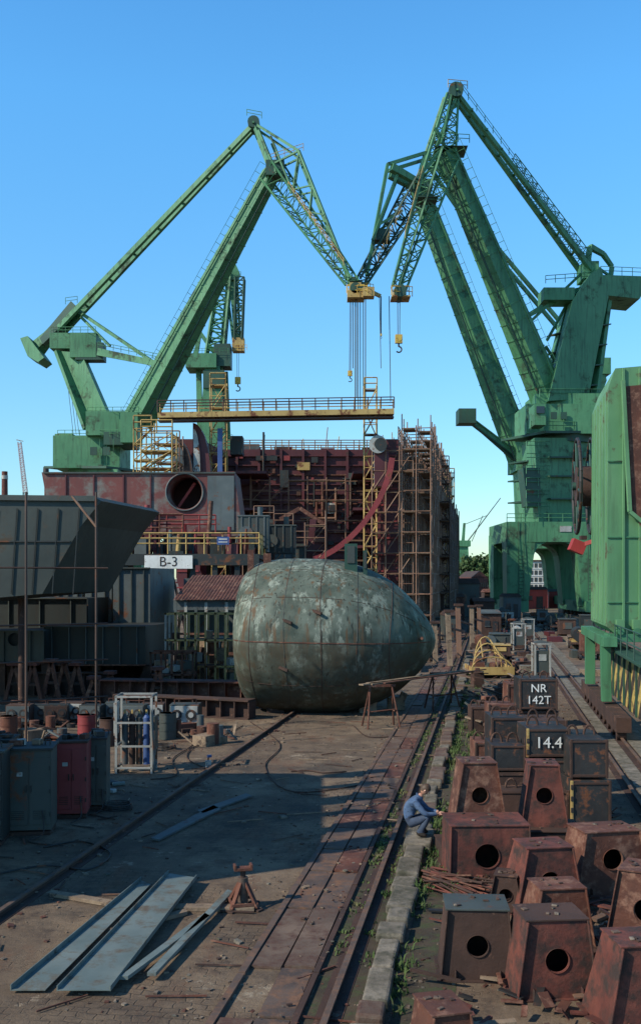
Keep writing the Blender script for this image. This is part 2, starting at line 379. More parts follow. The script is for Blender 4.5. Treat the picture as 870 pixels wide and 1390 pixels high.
def panel_section(name,u0,u1,v0,v1,d,mat,depth=4,holes=(),stiff=7,sm=None):
    b=B(); a=S(u0,v0,d);c=S(u1,v1,d)
    if holes:
        hx=S(holes[0],holes[1],d); b.holeplate(hx,(1,0,0),(0,0,1),[(a.x-hx.x,c.z-hx.z),(c.x-hx.x,c.z-hx.z),(c.x-hx.x,a.z-hx.z),(a.x-hx.x,a.z-hx.z)],holes[2],mat,.06)
        b.prism([V((a.x,d+.3,c.z)),V((c.x,d+.3,c.z)),V((c.x,d+.3,a.z)),V((a.x,d+.3,a.z))],(RX*depth,depth,0),darkhull)
    else: b.prism([V((a.x,d,c.z)),V((c.x,d,c.z)),V((c.x,d,a.z)),V((a.x,d,a.z))],(RX*depth,depth,0),mat)
    for i in range(stiff):
        x=a.x+(c.x-a.x)*(i+.5)/stiff
        b.box((x,d-.06,(a.z+c.z)/2),.05,.1,(a.z-c.z)*.97,sm or mat)
    b.box(((a.x+c.x)/2,d-.1,c.z+.02),(c.x-a.x)*1.01,.2,.07,rust)
    b.box(((a.x+c.x)/2,d-.08,a.z),(c.x-a.x)*1.01,.2,.06,sm or mat)
    n=max(2,int((c.x-a.x)/1.8))
    for i in range(n+1):
        x=a.x+(c.x-a.x)*i/n; 
        for y in(d+.4,d+depth-.6): b.box((x,y,c.z/2),.35,.35,c.z,rustD); 
        b.beam((x-.6,d+.3,.05),(x,d+.3,c.z-.1),.12,.12,rustD)
    return b.obj(name)
panel_section('hull_panel_section',-260,118,812,902,50,darkhull,holes=(74,866,.35),stiff=9,sm=greyG)
panel_section('hull_panel_section',-120,60,856,900,47,greyG,holes=(20,868,.3),stiff=5,sm=greyG)
panel_section('hull_panel_section',62,112,771,880,54,greyb,stiff=4,sm=greyG)
panel_section('hull_panel_section',116,152,771,880,53,greyb,stiff=2,sm=greyG)
panel_section('hull_panel_section',154,204,771,872,52,greyb,stiff=3,sm=greyG)
panel_section('hull_panel_section',60,198,850,903,48,darkhull,stiff=6,sm=greyb)
# ---------------- elevated platform
b=B(); d=64; zt=S(0,752,d).z
x0=S(80,0,d).x; x1=S(352,0,d).x
b.box(((x0+x1)/2,d+5,zt-.15),x1-x0,10,.25,rustD)
b.box(((x0+x1)/2,d-.05,zt-.35),x1-x0,.2,.7,darkhull)
n=9
for i in range(n+1):
    x=x0+(x1-x0)*i/n
    for y in(d+.2,d+9.5): b.box((x,y,(zt-.4)/2),.3,.3,zt-.4,darkhull)
    if i<n:
        x2=x0+(x1-x0)*(i+1)/n
        b.beam((x,d+.2,.2),(x2,d+.2,zt-.8),.15,.15,darkhull); b.beam((x2,d+.25,.2),(x,d+.25,zt-.8),.15,.15,rustD)
        b.box(((x+x2)/2,d+.1,zt*.5),(x2-x),.2,.25,rustD)
b.rail([(x0,d,zt),(x1,d,zt)],1.3,yelB,.045,1.1,2)
b.rail([(x1,d,zt),(x1,d+9,zt)],1.3,yelB,.05,1.1,2)
b.box((S(120,0,d).x,d-.12,zt+.35),4.2,.06,.2,yelB)
b.rail([(x0+1,d+3,zt+1.4),(x1-3,d+3,zt+1.4)],1.2,frameR,.05,1.0,2)
b.rail([(x0+3,d+2,zt),(x1-5,d+2,zt)],2.6,rust,.05,1.3,3)
b.obj('work_platform')
b=B()
for i in range(46):
    x=R(x0+.5,x1-.5); y=R(d+1,d+5); h=R(.2,1.3)
    if i%3==0: b.tube((x,y,zt),(x+R(-.2,.2),y,zt+h*1.4),R(.06,.16),random.choice([rust,greyb,rustD,frameR,yelB]),n=8)
    else: b.box((x,y,zt+h/2),R(.2,1),R(.3,1),h,random.choice([rust,rustD,greyG,greyb,maroon,wood,darkhull]),rz=R(-.4,.4))
b.obj('stacked_ship_fittings')
b=B(); a=S(197,754,63.8);c=S(262,772,63.8); b.box(((a.x+c.x)/2,63.7,(a.z+c.z)/2),c.x-a.x,.06,a.z-c.z,white)
sg=b.obj('berth_sign',bevel=.01); text('B-3','lettering',((a.x+c.x)/2,63.66,(a.z+c.z)/2),.85,black,sg)
b=B(); a=S(303,734,63.8); b.box(a,.75,.05,.5,blue); b.box(a+V((0,-.03,.1)),.5,.02,.06,white);b.box(a+V((0,-.03,-.08)),.55,.02,.05,white)
for k in(-.3,.3): b.box(a+V((k,0.03,-.4)),.05,.05,.5,yelB)
b.obj('notice_board')
b=B(); a=S(160,714,63.6)
P_=[a+V((math.cos(k/16*2*math.pi)*.33,0,math.sin(k/16*2*math.pi)*.33)) for k in range(17)]
for k in range(16): b.tube(P_[k],P_[k+1],.09,white if k%4 else redp,n=8)
b.box(a-Z*.7+V((0,.1,0)),.06,.06,1.0,yelB); b.obj('lifebuoy')
def machine(name,u,v,d,wm,hm,mat,mat2):
    b=B(); p=S(u,v,d)
    b.box(p+Z*hm*.5,wm,1.6,hm,mat); 
    for k in range(4): b.box(p+V((wm*(-.38+.25*k),-.83,hm*.5)),wm*.05,.06,hm*.9,mat2)
    b.box(p+Z*(hm*.98),wm*1.06,1.75,.1,mat2); b.tube(p+V((wm*.2,0,hm)),p+V((wm*.2,0,hm+.6)),.18,mat2)
    b.tube(p+V((-wm*.25,-.9,hm*.45)),p+V((-wm*.25,-.8,hm*.45)),hm*.22,mat2,n=16)
    for sx in(-.45,.45): b.box(p+V((wm*sx,0,-.1)),.2,1.4,.25,mat2)
    return b.obj(name,bevel=.02)
machine('winch_unit',190,748,67,2.4,2.4,maroon,frameR)
machine('generator_unit',243,748,68,1.8,1.2,greyG,redp)
machine('generator_unit',125,750,68,1.9,1.0,rust,greyG)
machine('switch_cabinet',345,745,69,2.0,2.2,greyG,greyb)
machine('switch_cabinet',380,752,72,2.2,2.0,darkhull,greyG)
b=B()
for u1,v1,u2,v2,m_ in((287,680,283,735,rust),(96,690,118,735,scaf),(97,675,110,740,rust)):
    b.tube(S(u1,v1,65),S(u2,v2,65),.14,m_)
b.obj('steel_props')
b=B(); d=70; c=S(251,668,d); sc_=d/F
ol=[(78,726),(330,728),(318,640),(262,641),(57,641),(66,690)]
ol=[((u-251)*sc_,(668-v)*sc_) for u,v in ol]
b.holeplate(c,(1,0,0),(0,0,1),ol,25*sc_,redpr,.12,n=40)
b.prism([c+V((x,5.0,z)) for x,z in ol],V((0,.1,0)),maroon)
for (x1_,z1_),(x2_,z2_) in zip(ol,ol[1:]+ol[:1]):
    A=c+V((x1_,.13,z1_)); D=c+V((x2_,.13,z2_)); b.add([A,D,D+V((0,4.9,0)),A+V((0,4.9,0))],[(0,1,2,3)],redpr)
N=40
for rr,y0,y1,m_ in((25*sc_+.06,-.12,.0,greyb),(25*sc_,.12,3,redpr)):
    vs=[];
    for i in range(N):
        an=2*math.pi*i/N; vs+= [c+V((math.cos(an)*rr,y0,math.sin(an)*rr)),c+V((math.cos(an)*rr,y1,math.sin(an)*rr)),c+V((math.cos(an)*(rr-.1),y0,math.sin(an)*(rr-.1))),c+V((math.cos(an)*(rr-.1),y1,math.sin(an)*(rr-.1)))]
    fs=[]
    for i in range(N):
        j=(i+1)%N; fs+=[(4*i,4*j,4*j+1,4*i+1),(4*i+2,4*i+3,4*j+3,4*j+2),(4*i,4*i+2,4*j+2,4*j)]
    b.add(vs,fs,m_,True)
a=S(300,683,d); b.box(a-V((0,.05,0)),1.8,.06,3.7,greyb)
for u in(90,128,168,205): b.box(S(u,684,d)-V((0,.05,0)),.09,.1,3.9,maroon)
b.box(S(190,642,d)-V((0,.07,0)),13,.16,.1,greyG); b.box(S(160,700,d)-V((0,.05,0)),7.6,.1,.1,maroon)
for u in(110,170,230,300): b.box((S(u,0,d).x,d+1,(zt+S(0,727,d).z)/2),.4,.6,S(0,727,d).z-zt,rustD)
b.box(S(254,672,d+1.5),.18,.2,2.0,redp,ry=.6)
b.obj('hull_block_with_round_opening')
b=B(); d=52; a=S(236,812,d); c=S(338,812,d); N=44
vs=[];w_=c.x-a.x
for i in range(N+1):
    x=a.x+w_*i/N; zz=.05*(i%2)
    vs+=[V((x,d-.3,a.z-.1+zz)),V((x+.45,d+4,a.z+1.15+zz))]
b.add(vs,[(2*i,2*i+2,2*i+3,2*i+1) for i in range(N)],rust)
b.box(((a.x+c.x)/2,d+3.9,a.z*.5+.5),w_,.1,a.z+1,greyb); b.box(((a.x+c.x)/2,d+.0,a.z-.35),w_,.12,.5,greyb)
for i in range(8):
    x=a.x+.1+(w_-.2)*i/7; b.box((x,d,a.z/2-.1),.14,.14,a.z-.2,offw if i%2 else greyb)
b.box(((a.x+c.x)/2,d-.05,1.6),w_,.08,.15,rust); b.box(((a.x+c.x)/2,d-.05,2.6),w_,.06,.1,rust)
for i in range(12): b.box((a.x+R(.4,w_-.4),d+R(.8,3),R(.5,1.6)),R(.4,1),R(.4,1),R(.8,2.4),random.choice([rustD,rust,greyG,wood,offw]),rz=R(0,1))
b.obj('open_shed')
def rack(name,u0,u1,vt,d,mat,mat2,n=5,k=3,dep=1.2):
    b=B(); x0=S(u0,0,d).x;x1=S(u1,0,d).x;zt=S(0,vt,d).z
    for y in(d,d+dep):
        for i in range(n+1): b.box((x0+(x1-x0)*i/n,y,zt/2),.09,.09,zt,mat if i%n else mat2)
        for j in range(k+1): b.box(((x0+x1)/2,y-.01,.12+(zt-.16)*j/k),x1-x0+.12,.07,.08,mat)
    for j in range(k+1):
        for x in(x0,x1): b.box((x,d+dep/2,.1+(zt-.2)*j/k),.06,dep,.06,mat)
        if j<k: b.box(((x0+x1)/2,d+dep/2,.14+(zt-.16)*j/k),x1-x0-.1,dep-.1,.03,rustD)
    for i in range(10): b.box((R(x0+.3,x1-.3),d+dep/2,R(.3,zt*.8)),R(.2,.6),R(.3,.8),R(.2,.6),random.choice([rustD,rust,greyG,wood,offw]),rz=R(0,1))
    return b.obj(name)
rack('storage_rack',225,333,832,47.5,yelB,offw,n=8,k=3)
rack('storage_rack',205,262,885,46,rust,rustD,n=4,k=2)
def girder(name,a,c,h,w,mat,webs=8,top=None):
    b=B(); a=V(a);c=V(c); b.beam(a+Z*(h-.03),c+Z*(h-.03),w,.06,top or mat); b.beam(a+Z*.03,c+Z*.03,w,.06,mat); b.beam(a+Z*h/2,c+Z*h/2,.05,h-.12,mat)
    t=(c-a).normalized()
    for i in range(webs+1):
        p=a.lerp(c,i/webs); b.beam(p-t*.02+Z*h/2,p+t*.02+Z*h/2,w*.9,h-.13,mat)
    return b.obj(name)
girder('steel_girder',G(140,958),G(330,962),1.15,.9,rust,9,rustR)
girder('steel_girder',G(160,966)-V((0,.0,0)),G(342,976),.75,.7,rustD,10)
girder('steel_girder',G(15,945)+V((0,0,0)),G(150,945),1.1,.6,rustD,8)
girder('steel_girder',G(-60,935)+V((0,0,0)),G(200,930),1.5,.6,rustD,12)
girder('steel_girder',G(-60,1003),G(205,1008),.18,.5,rust,8)
for u,v in((20,955),(45,958),(70,957),(88,950),(105,955),(128,958),(150,952),(195,955),(215,960),(290,935)):
    b=B(); p=G(u,v); h=R(.9,1.9)
    b.box(p+Z*.08,.9,.9,.16,rustD); b.beam(p+V((-.4,0,.1)),p+Z*h,.15,.15,rust);b.beam(p+V((.4,0,.1)),p+Z*h,.15,.15,rust);b.box(p+Z*h,.5,.6,.14,rustR); b.box(p+Z*h*.5,.5,.12,.1,rustD)
    b.obj('keel_stand')
def welder(p,s_=1,rz=0,c1=greyG,c2=white):
    b=B(); M=Matrix.Rotation(rz,3,'Z'); T=lambda x,y,z:p+M@V((x*s_,y*s_,z*s_))
    b.box(T(0,0,.48),.95*s_,.7*s_,.72*s_,c1,rz); b.box(T(0,-.36,.5),.88*s_,.03*s_,.6*s_,c2,rz)
    for x in(-.23,.23):
        b.tube(T(x,-.42,.52),T(x,-.37,.52),.17*s_,black,n=16); b.tube(T(x,-.44,.52),T(x,-.415,.52),.09*s_,c2,n=12)
    b.tube(T(-.3,-.4,.08),T(-.3,.4,.08),.1*s_,black,n=10);b.tube(T(.3,-.4,.08),T(.3,.4,.08),.1*s_,black,n=10)
    b.path([T(-.35,0,.84),T(-.35,0,.98),T(.35,0,.98),T(.35,0,.84)],.02*s_,rust)
    b.box(T(0,0,.12),1.*s_,.6*s_,.05,rustD,rz)
    b.obj('welding_machine',bevel=.015)
for u,v in((28,985),(52,982),(78,984),(101,981),(126,983),(160,980),(184,984),(208,982)): welder(G(u,v),R(.85,.95),R(-.15,.15),random.choice([greyG,rustD,darkhull]),random.choice([offw,greyb,rustD,greyb]))
welder(G(252,990),1.1,0,greyG,offw)
# clutter along the left row: drums, buckets, offcuts
b=B()
for i in range(70):
    p=G(R(-20,330),R(985,1012)); h=R(.1,.5)
    k=i%4
    if k==0: b.tube(p,p+Z*h*1.4,R(.1,.22),random.choice([rustD,rust,greyb,black]),n=12)
    elif k==1: b.box(p+Z*h/2,R(.2,.8),R(.2,.6),h,random.choice([rustD,rust,wood,greyG]),rz=R(0,3))
    else: b.beam(p+Z*.05,p+V((R(-1,1),R(-.6,.6),R(.05,.5))),R(.04,.1),.05,random.choice([rustD,rust,wood,greyb]))
b.obj('loose_fittings')
def drum(p,m_):
    b=B(); b.tube(p,p+Z*.88,.29,m_,n=24)
    for z in(.02,.3,.58,.86): b.tube(p+Z*(z-.015),p+Z*(z+.02),.305,m_,n=24)
    b.tube(p+V((.15,0,.88)),p+V((.15,0,.91)),.04,black,n=10); b.obj('oil_drum')
for u,v,m_ in((148,1012,rustD),(228,1003,greyG),(12,1008,rust),(118,1006,frameR)): drum(G(u,v),m_)
def sm(P,k_=6):
    Q=[]
    for i in range(len(P)-1):
        for k in range(k_):
            t=k/k_; p0=P[max(i-1,0)];p1=P[i];p2=P[i+1];p3=P[min(i+2,len(P)-1)]
            Q.append(.5*((2*p1)+(p2-p0)*t+(2*p0-5*p1+4*p2-p3)*t*t+(3*p1-p0-3*p2+p3)*t**3))
    return Q+[P[-1]]
b=B()
for pts in (((330,985),(290,1005),(262,1015),(255,1030),(285,1045)),((395,1047),(420,1046),(440,1049),(470,1047)),((480,985),(500,1000),(545,1000),(560,1010)),((252,992),(262,1010),(235,1030),(240,1052),(205,1058)),((60,1150),(110,1142),(150,1158),(120,1180),(60,1175),(-20,1190)),((340,980),(380,1010),(360,1040),(400,1075),(520,1060))):
    b.path(sm([G(u,v,.03) for u,v in pts]),.018,rustD if len(pts)<6 else black,5)
for u,v in((225,1018),(160,1100)):
    p=G(u,v); b.path([p+V((math.cos(k*.45)*(.32+.02*math.sin(k)),math.sin(k*.45)*(.3),.03+k*.003)) for k in range(50)],.018,black,5)
b.obj('welding_cable')
def cabinet(u0,u1,vt,vb,mat,mat2,rz=0,dep=.9):
    p0=G(u0,vb);p1=G(u1,vb);w_=(p1-p0).length;d=p0.y;h=H-(vt-HY)/F*d; c=(p0+p1)/2+V((0,dep/2,0)); M=Matrix.Rotation(rz,3,'Z')
    T=lambda x,y,z:c+M@V((x,y,z))
    b=B(); b.box(T(0,0,h/2+.06),w_,dep,h-.12,mat,rz)
    for s_ in(-1,1):
        b.box(T(s_*w_*.245,-dep/2-.012,h*.52),w_*.46,.02,h*.78,mat,rz); b.box(T(s_*.05,-dep/2-.04,h*.55),.025,.04,.14,mat2,rz)
        for k in range(3): b.box(T(s_*(w_*.47),-dep/2-.03,h*(.25+.27*k)),.03,.03,.09,mat2,rz)
        for k in range(5): b.box(T(s_*w_*.245,-dep/2-.026,h*.2+k*.04),w_*.3,.01,.015,mat2,rz)
    b.box(T(-w_*.2,-dep/2-.027,h*.72),.12,.01,.09,offw,rz)
    b.box(T(0,0,h+.01),w_*1.08,dep*1.1,.05,mat2,rz); b.box(T(0,0,.04),w_*.95,dep*.95,.08,rustD,rz)
    for k in range(3): b.box(T(R(-w_*.4,w_*.4),R(-.2,.2),h+.09),R(.1,.3),R(.1,.3),R(.06,.14),random.choice([rust,offw,black,wood]),R(0,3))
    for s_ in(-1,1): b.path([T(s_*w_*.3,0,h+.03),T(s_*w_*.3,0,h+.14),T(s_*w_*.3+.1,0,h+.14),T(s_*w_*.3+.1,0,h+.03)],.015,mat2)
    b.path(sm([T(w_*.3,-dep/2-.03,h*.3),T(w_*.35,-dep/2-.2,.1),T(w_*.1,-dep/2-.6,.03),T(w_*.9,-dep/2-1.0,.03)]),.016,black,5)
    return b.obj('electrical_cabinet',bevel=.012)
cabinet(6,66,1018,1135,greyG,darkhull,rz=.12); cabinet(-70,0,1022,1150,darkhull,greyG,rz=.1)
cabinet(74,115,1008,1112,frameR,rustD,rz=.1); cabinet(114,142,1003,1100,greyG,black,rz=.1)
cabinet(-40,12,1006,1085,greyG,darkhull)
b=B(); p=G(182,1050); d=p.y; x0=G(158,1050).x; x1=G(206,1050).x; hh=2.15
for x in(x0,x1):
    for y in(d,d+.8): b.box((x,y,hh/2),.06,.06,hh,offw)
for z in(.15,.75,1.4,hh-.03):
    for y in(d,d+.8): b.box(((x0+x1)/2,y-.005,z),x1-x0+.07,.05,.05,offw)
    for x in(x0,x1): b.box((x,d+.4,z),.06,.8,.05,greyb)
for i in range(4): 
    X=x0+.18+.2*i; m_=(greyb,rustD,greyG,blue)[i]; b.tube((X,d+.35,.2),(X,d+.35,1.5),.09,m_,n=12); b.tube((X,d+.35,1.5),(X,d+.35,1.62),.09,m_,.03,12); b.box((X,d+.35,1.67),.05,.05,.1,yelB)
b.box((x0-.05,d+.3,1.5),.04,.6,.9,offw); b.box((x1+.05,d+.4,1.1),.04,.6,.9,greyG)
b.beam((x1,d,1.8),(x1+.12,d-.2,.1),.05,.05,greyb)
for x in(x0,x1): b.tube((x-.05,d+.1,.12),(x+.05,d+.1,.12),.12,black,n=12)
b.obj('gas_bottle_trolley')
b=B()
for u,vt,vb in((36,668,1020),(131,668,1000),(-30,660,1040)):
    p=G(u,vb); b.tube(p,V((p.x,p.y,H-(vt-HY)/F*p.y)),.04,scafD)
for v in(770,852,905,960):
    a=G(36,1020);c=G(131,1000); z=H-(v-HY)/F*a.y; b.pole((a.x-4,a.y-.3,z),(c.x+.4,c.y,z),.03,scafD)
a=G(131,1000); b.tube(V((a.x,a.y,H+(HY-715)/F*a.y)),S(98,673,a.y),.045,scaf)
b.obj('scaffold_frame')

# ---------------- BULB
b=B(); d=42.2; left=S(326,862,d); right=S(588,862,d)
prof=[(0,.0),(.001,.55),(.008,.66),(.022,.76),(.05,.86),(.09,.925),(.14,.965),(.22,.993),(.31,1.0),(.41,1.0),(.5,.985),(.58,.95),(.65,.895),(.72,.815),(.78,.73),(.83,.635),(.88,.515),(.92,.405),(.955,.285),(.98,.18),(.994,.09),(1,.0)]
Lx=(right-left).length*1.01; ax=V((1,-.10,-.0)).normalized(); sd=V((.10,1,0)).normalized(); Rr=3.12
ctr=V(((left.x),d+.3,Rr*.985)); N=72
vs=[];
def rmod(an): return 1+.012*math.cos(4*an)
for t,r in prof:
    for j in range(N):
        an=2*math.pi*j/N; q=r*Rr*rmod(an); vs.append(ctr+ax*(t*Lx)+sd*math.cos(an)*q+Z*(math.sin(an)*q-(t**2)*.06*Rr))
fs=[]
for i in range(len(prof)-1):
    for j in range(N): fs.append((i*N+j,i*N+(j+1)%N,(i+1)*N+(j+1)%N,(i+1)*N+j))
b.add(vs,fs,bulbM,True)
def bp(t,an,o=0):
    for (a0,r0),(a1,r1) in zip(prof,prof[1:]):
        if a0<=t<=a1: r=r0+(r1-r0)*(t-a0)/(a1-a0);break
    rr=r*Rr*rmod(an)+o; return ctr+ax*(t*Lx)+sd*math.cos(an)*rr+Z*(math.sin(an)*rr-(t**2)*.06*Rr)
for t in(.11,.28,.45,.62,.78):
    P_=[bp(t+.006*math.sin(3*j/60*6.28+t*9),2*math.pi*j/60,.0) for j in range(61)]; 
    for q0,q1 in zip(P_,P_[1:]): b.beam(q0,q1,.024,.022,greyG if t in(.28,.62) else rustD)
for an in(-math.pi+.03,-math.pi+.62,-math.pi*.5-.3,math.pi-.55,math.pi-1.05):
    ts=[.02+.95*j/40 for j in range(41)]
    for k in range(40):
        if math.sin(k*1.3+an*5)>-.75 or an<-3.1: b.beam(bp(ts[k],an,.0),bp(ts[k+1],an,.0),.03 if an<-3.1 else .02,.04 if an<-3.1 else .02,rust if an<-3.1 else rustD)
for t,an,h,wd in((.58,math.pi/2+.42,1.35,.5),(.65,math.pi/2+.42,1.25,.16)):
    p=bp(t,an,-.2); b.box(p+Z*h*.42,wd,.12,h,greenD); b.box(p+V((0,.28,h*.35)),wd*.3,.5,h*.8,greyG); b.box(p+V((0,-.08,h*.6)),wd*.6,.05,h*.5,greyG)
p=bp(.07,math.pi/2+.3,-.1); b.box(p+Z*.35,.25,.2,1.1,rust)
p=bp(.15,math.pi/2+.2,-.1); b.box(p+Z*.2,.3,.2,.5,rust)
for t,an in((.27,math.pi-.25),(.41,math.pi-.38),(.25,math.pi+.35)):
    p=bp(t,an,-.05); b.beam(p,p+V((.35,-.3,-.12)),.08,.1,rustD)
b.tube(bp(.93,math.pi-.1,0),bp(.93,math.pi-.1,.3),.06,rust)
b.obj('bulbous_bow_section')
b=B()
for x,y in((-2.5,-.9),(-2.6,1.3),(1.2,-.9),(1.3,1.3),(2.4,0)):
    p=V((ctr.x+Lx/2+x,d+.3+y,0)); b.box(p+Z*.25,.7,.5,.5,wood if x>0 else rustD); b.box(p+V((-.3 if x<0 else .3,0,.55)),.25,.45,.3,wood,ry=.4)
b.obj('timber_blocking',bevel=.01)
b=B(); 
def horse(c,rz,w_,h):
    M=Matrix.Rotation(rz,3,'Z'); T=lambda x,y,z:c+M@V((x,y,z))
    for s_ in(-1,1):
        for e in(-1,1): b.tube(T(s_*w_/2*.9,0,h),T(s_*w_/2+s_*.15,e*.45,0),.035,rust)
        b.pole(T(s_*w_/2,-.3,h*.4),T(s_*w_/2,.3,h*.4),.025,rust)
    b.beam(T(-w_*.6,0,h),T(w_*.6,0,h),.1,.08,rust); b.pole(T(-w_/2,-.3,h*.4),T(w_/2,-.3,h*.45),.025,rust)
p=G(517,987); hz=1.5; horse(p,.2,.9,hz); p2=G(600,963); horse(p2,.3,.9,hz)
for k,o in enumerate((-.33,-.08,.2)):
    A=p+V((-.5,o,hz+.07)); D=p2+V((1.2,o+.1,hz+.07)); b.beam(A+V((R(-.3,.1),0,0)),D+V((R(-.4,.9),0,0)),.22,.045,wood)
b.beam(p+V((.1,-.3,hz+.13)),p2+V((1.8,.2,hz+.13)),.1,.04,rust)
b.obj('trestle_table')

# ---------------- foreground plates, planks, jack stand
def slab(b,p,th,mat):
    b.hexa([V(q) for q in p]+[V(q)+Z*th for q in p],mat)
b=B(); slab(b,[G(78,1345,.09),G(150,1345,.09),G(267,1192,.12),G(229,1186,.12)],.012,plateM)
A,D=G(78,1345,.09),G(229,1186,.12); b.beam(A+Z*.03,D+Z*.03,.012,.07,plateM); A,D=G(150,1345,.09),G(267,1192,.12); b.beam(A+Z*.03,D+Z*.03,.012,.07,plateM)
b.obj('steel_plate')
b=B(); slab(b,[G(15,1345,.04),G(62,1345,.04),G(205,1201,.05),G(192,1196,.05)],.014,plateM)
A,D=G(15,1345,.04),G(192,1196,.05); b.beam(A+Z*.04,D+Z*.04,.014,.08,plateM); b.obj('steel_plate')
for q in(((200,1325),(212,1325),(316,1214),(309,1211)),((163,1330),(174,1330),(285,1247),(278,1243))):
    b=B(); slab(b,[G(u,v,.08) for u,v in q],.05,plateM); b.obj('steel_channel')
for q in(((70,1212),(68,1217),(155,1232),(158,1227)),((228,1231),(228,1237),(345,1238),(346,1232)),((150,1265),(152,1270),(255,1242),(252,1238))):
    b=B(); slab(b,[G(u,v,.01) for u,v in q][::-1],.06,wood); b.obj('timber_batten')
for q in(((205,1140),(216,1142),(300,1100),(290,1095)),((268,1102),(276,1106),(342,1082),(334,1079))):
    b=B(); slab(b,[G(u,v,.02) for u,v in q],.04,greyb); b.obj('steel_plank')
b=B(); p=G(330,1232)
for k in range(4):
    an=math.pi/4+k*math.pi/2+.2; e=p+V((math.cos(an)*.3,math.sin(an)*.3,0)); b.beam(e+Z*.04,p+Z*.42+V((math.cos(an)*.06,math.sin(an)*.06,0)),.07,.05,rust); b.box(e+Z*.015,.14,.14,.03,rustD,rz=an)
    e2=p+V((math.cos(an+math.pi/2)*.27,math.sin(an+math.pi/2)*.27,0)); b.beam(e+Z*.1,e2+Z*.1,.03,.05,rust)
b.tube(p+Z*.1,p+Z*.5,.085,stripB,n=14); b.tube(p+Z*.5,p+Z*.62,.045,rustD,n=12); b.box(p+Z*.64,.3,.16,.05,rust,rz=.2)
for s_ in(-1,1): b.box(p+V((s_*.13,s_*.03,.68)),.04,.16,.07,rust,rz=.2)
b.obj('jack_stand',bevel=.006)
b=B(); p=G(283,1042); b.tube(p+Z*.0,p+Z*.2,.09,offw,n=12); b.tube(p+Z*.22,p+Z*.36,.02,rustD); b.tube(p+V((.03,0,.3)),p+V((.03,0,.36)),.07,blue,n=10); b.obj('paint_can')
b=B()
for i in range(10):
    p=G(150+R(-15,15),1072+R(-8,8)); b.box(p+Z*.06,R(.1,.35),R(.1,.3),.1,random.choice([greyb,offw,plateM]),rz=R(0,3),rx=R(-.4,.4))
b.obj('rag_heap',bevel=.03)

# ---------------- rusty pedestals
def pedestal(u0,u1,vt,d,z0,mat,rz=0,taper=.72,hole=.14,hx=0,dep=.9,top=None,hf=.5,tl=0):
    w_=(u1-u0)/F*d; zt_=H-(vt-HY)/F*d; h=zt_-z0; c=V((((u0+u1)/2-CX)/F*d,d,z0)); M=Matrix.Rotation(rz,3,'Z'); ex=M@V((1,0,0)); ey=M@V((0,1,0))
    b=B(); wt=w_*taper; hc=c+Z*h*hf+ex*hx
    ol=[(-w_/2-hx,-h*hf),(w_/2-hx,-h*hf),(wt/2-hx,h*(1-hf)),(-wt/2-hx,h*(1-hf))]
    if hole:
        b.holeplate(hc,ex,Z,ol,hole,mat,.02,n=28)
        b.tube(hc-ey*.02,hc+ey*.02,hole*1.07,mat,n=28,cap=False)
    dt=dep*(1-tl)
    bk=[c+ey*dd+ex*x+Z*z for x,z,dd in((-w_/2,0,dep),(w_/2,0,dep),(wt/2,h,dt),(-wt/2,h,dt))]
    fr=[c+ey*.02+ex*x+Z*z for x,z in((-w_/2,0),(w_/2,0),(wt/2,h),(-wt/2,h))]
    if not hole: b.add(fr,[(0,1,2,3)],mat)
    b.add(bk,[(3,2,1,0)],mat)
    b.add([fr[1],bk[1],bk[2],fr[2]],[(0,1,2,3)],mat); b.add([bk[0],fr[0],fr[3],bk[3]],[(0,1,2,3)],mat)
    b.box(c+ey*dt/2+Z*(h+.012),wt+.05,dt+.05,.024,top or mat,rz)
    b.box(c+ey*dep/2+Z*.012,w_+.1,dep+.1,.024,mat,rz)
    for x0,x1,z0_,z1_ in((-w_/2,-wt/2,.03,h),(w_/2,wt/2,.03,h)):
        b.beam(c+ex*x0+Z*z0_-ey*.03,c+ex*x1+Z*z1_-ey*.03,.06,.018,mat,up=ex)
    for s_ in(-.3,.3): b.box(c+ex*(w_*s_)-ey*.04+Z*.09,.015,.08,.14,mat,rz)
    for k in range(5): b.box(c+ex*R(-wt*.4,wt*.4)+ey*R(.1,dt-.1)+Z*(h+.035),R(.03,.1),R(.03,.08),.02,random.choice([rustD,deb,stripA]),rz+R(0,3))
    return b.obj('steel_pedestal',bevel=.004)
pedestal(610,720,1122,18.3,0,rustR,rz=.03,taper=.97,hole=.21,hx=-.05,dep=1.0,hf=.47)
pedestal(612,690,1037,19.6,.45,rust,rz=.05,taper=.58,hole=.15,dep=.7,hf=.58)
pedestal(704,773,1040,19.8,.3,rustR,rz=-.08,taper=.55,hole=.15,dep=.7,hf=.62)
pedestal(600,700,1150,19.5,0,rustD,rz=.04,taper=1,hole=0,dep=.9)
pedestal(698,790,1130,19.5,0,rustD,rz=-.04,taper=1,hole=.0,dep=1.0)
pedestal(698,794,1152,16.5,.0,rustR,rz=.16,taper=.66,hole=.16,dep=.9,tl=.3)
pedestal(778,884,1130,17.5,.0,rust,rz=.2,taper=.74,hole=.17,dep=.9,hf=.58,tl=.25)
pedestal(662,710,1190,16.6,0,rustD,rz=-.3,taper=.6,hole=.10,dep=.4)
pedestal(720,808,1208,14.9,0,rust,rz=.12,taper=.70,hole=.13,dep=.8,hf=.6,tl=.3)
pedestal(598,698,1236,13.8,0,rustD,rz=-.06,taper=.82,hole=.14,dep=.8,top=greyG,tl=.2)
pedestal(700,812,1250,13.2,0,rustR,rz=.09,taper=.74,hole=.15,dep=.9,top=rustD,tl=.3)
pedestal(818,935,1186,14.3,0,rust,rz=-.5,taper=.62,hole=.16,dep=.9,hf=.6,tl=.3)
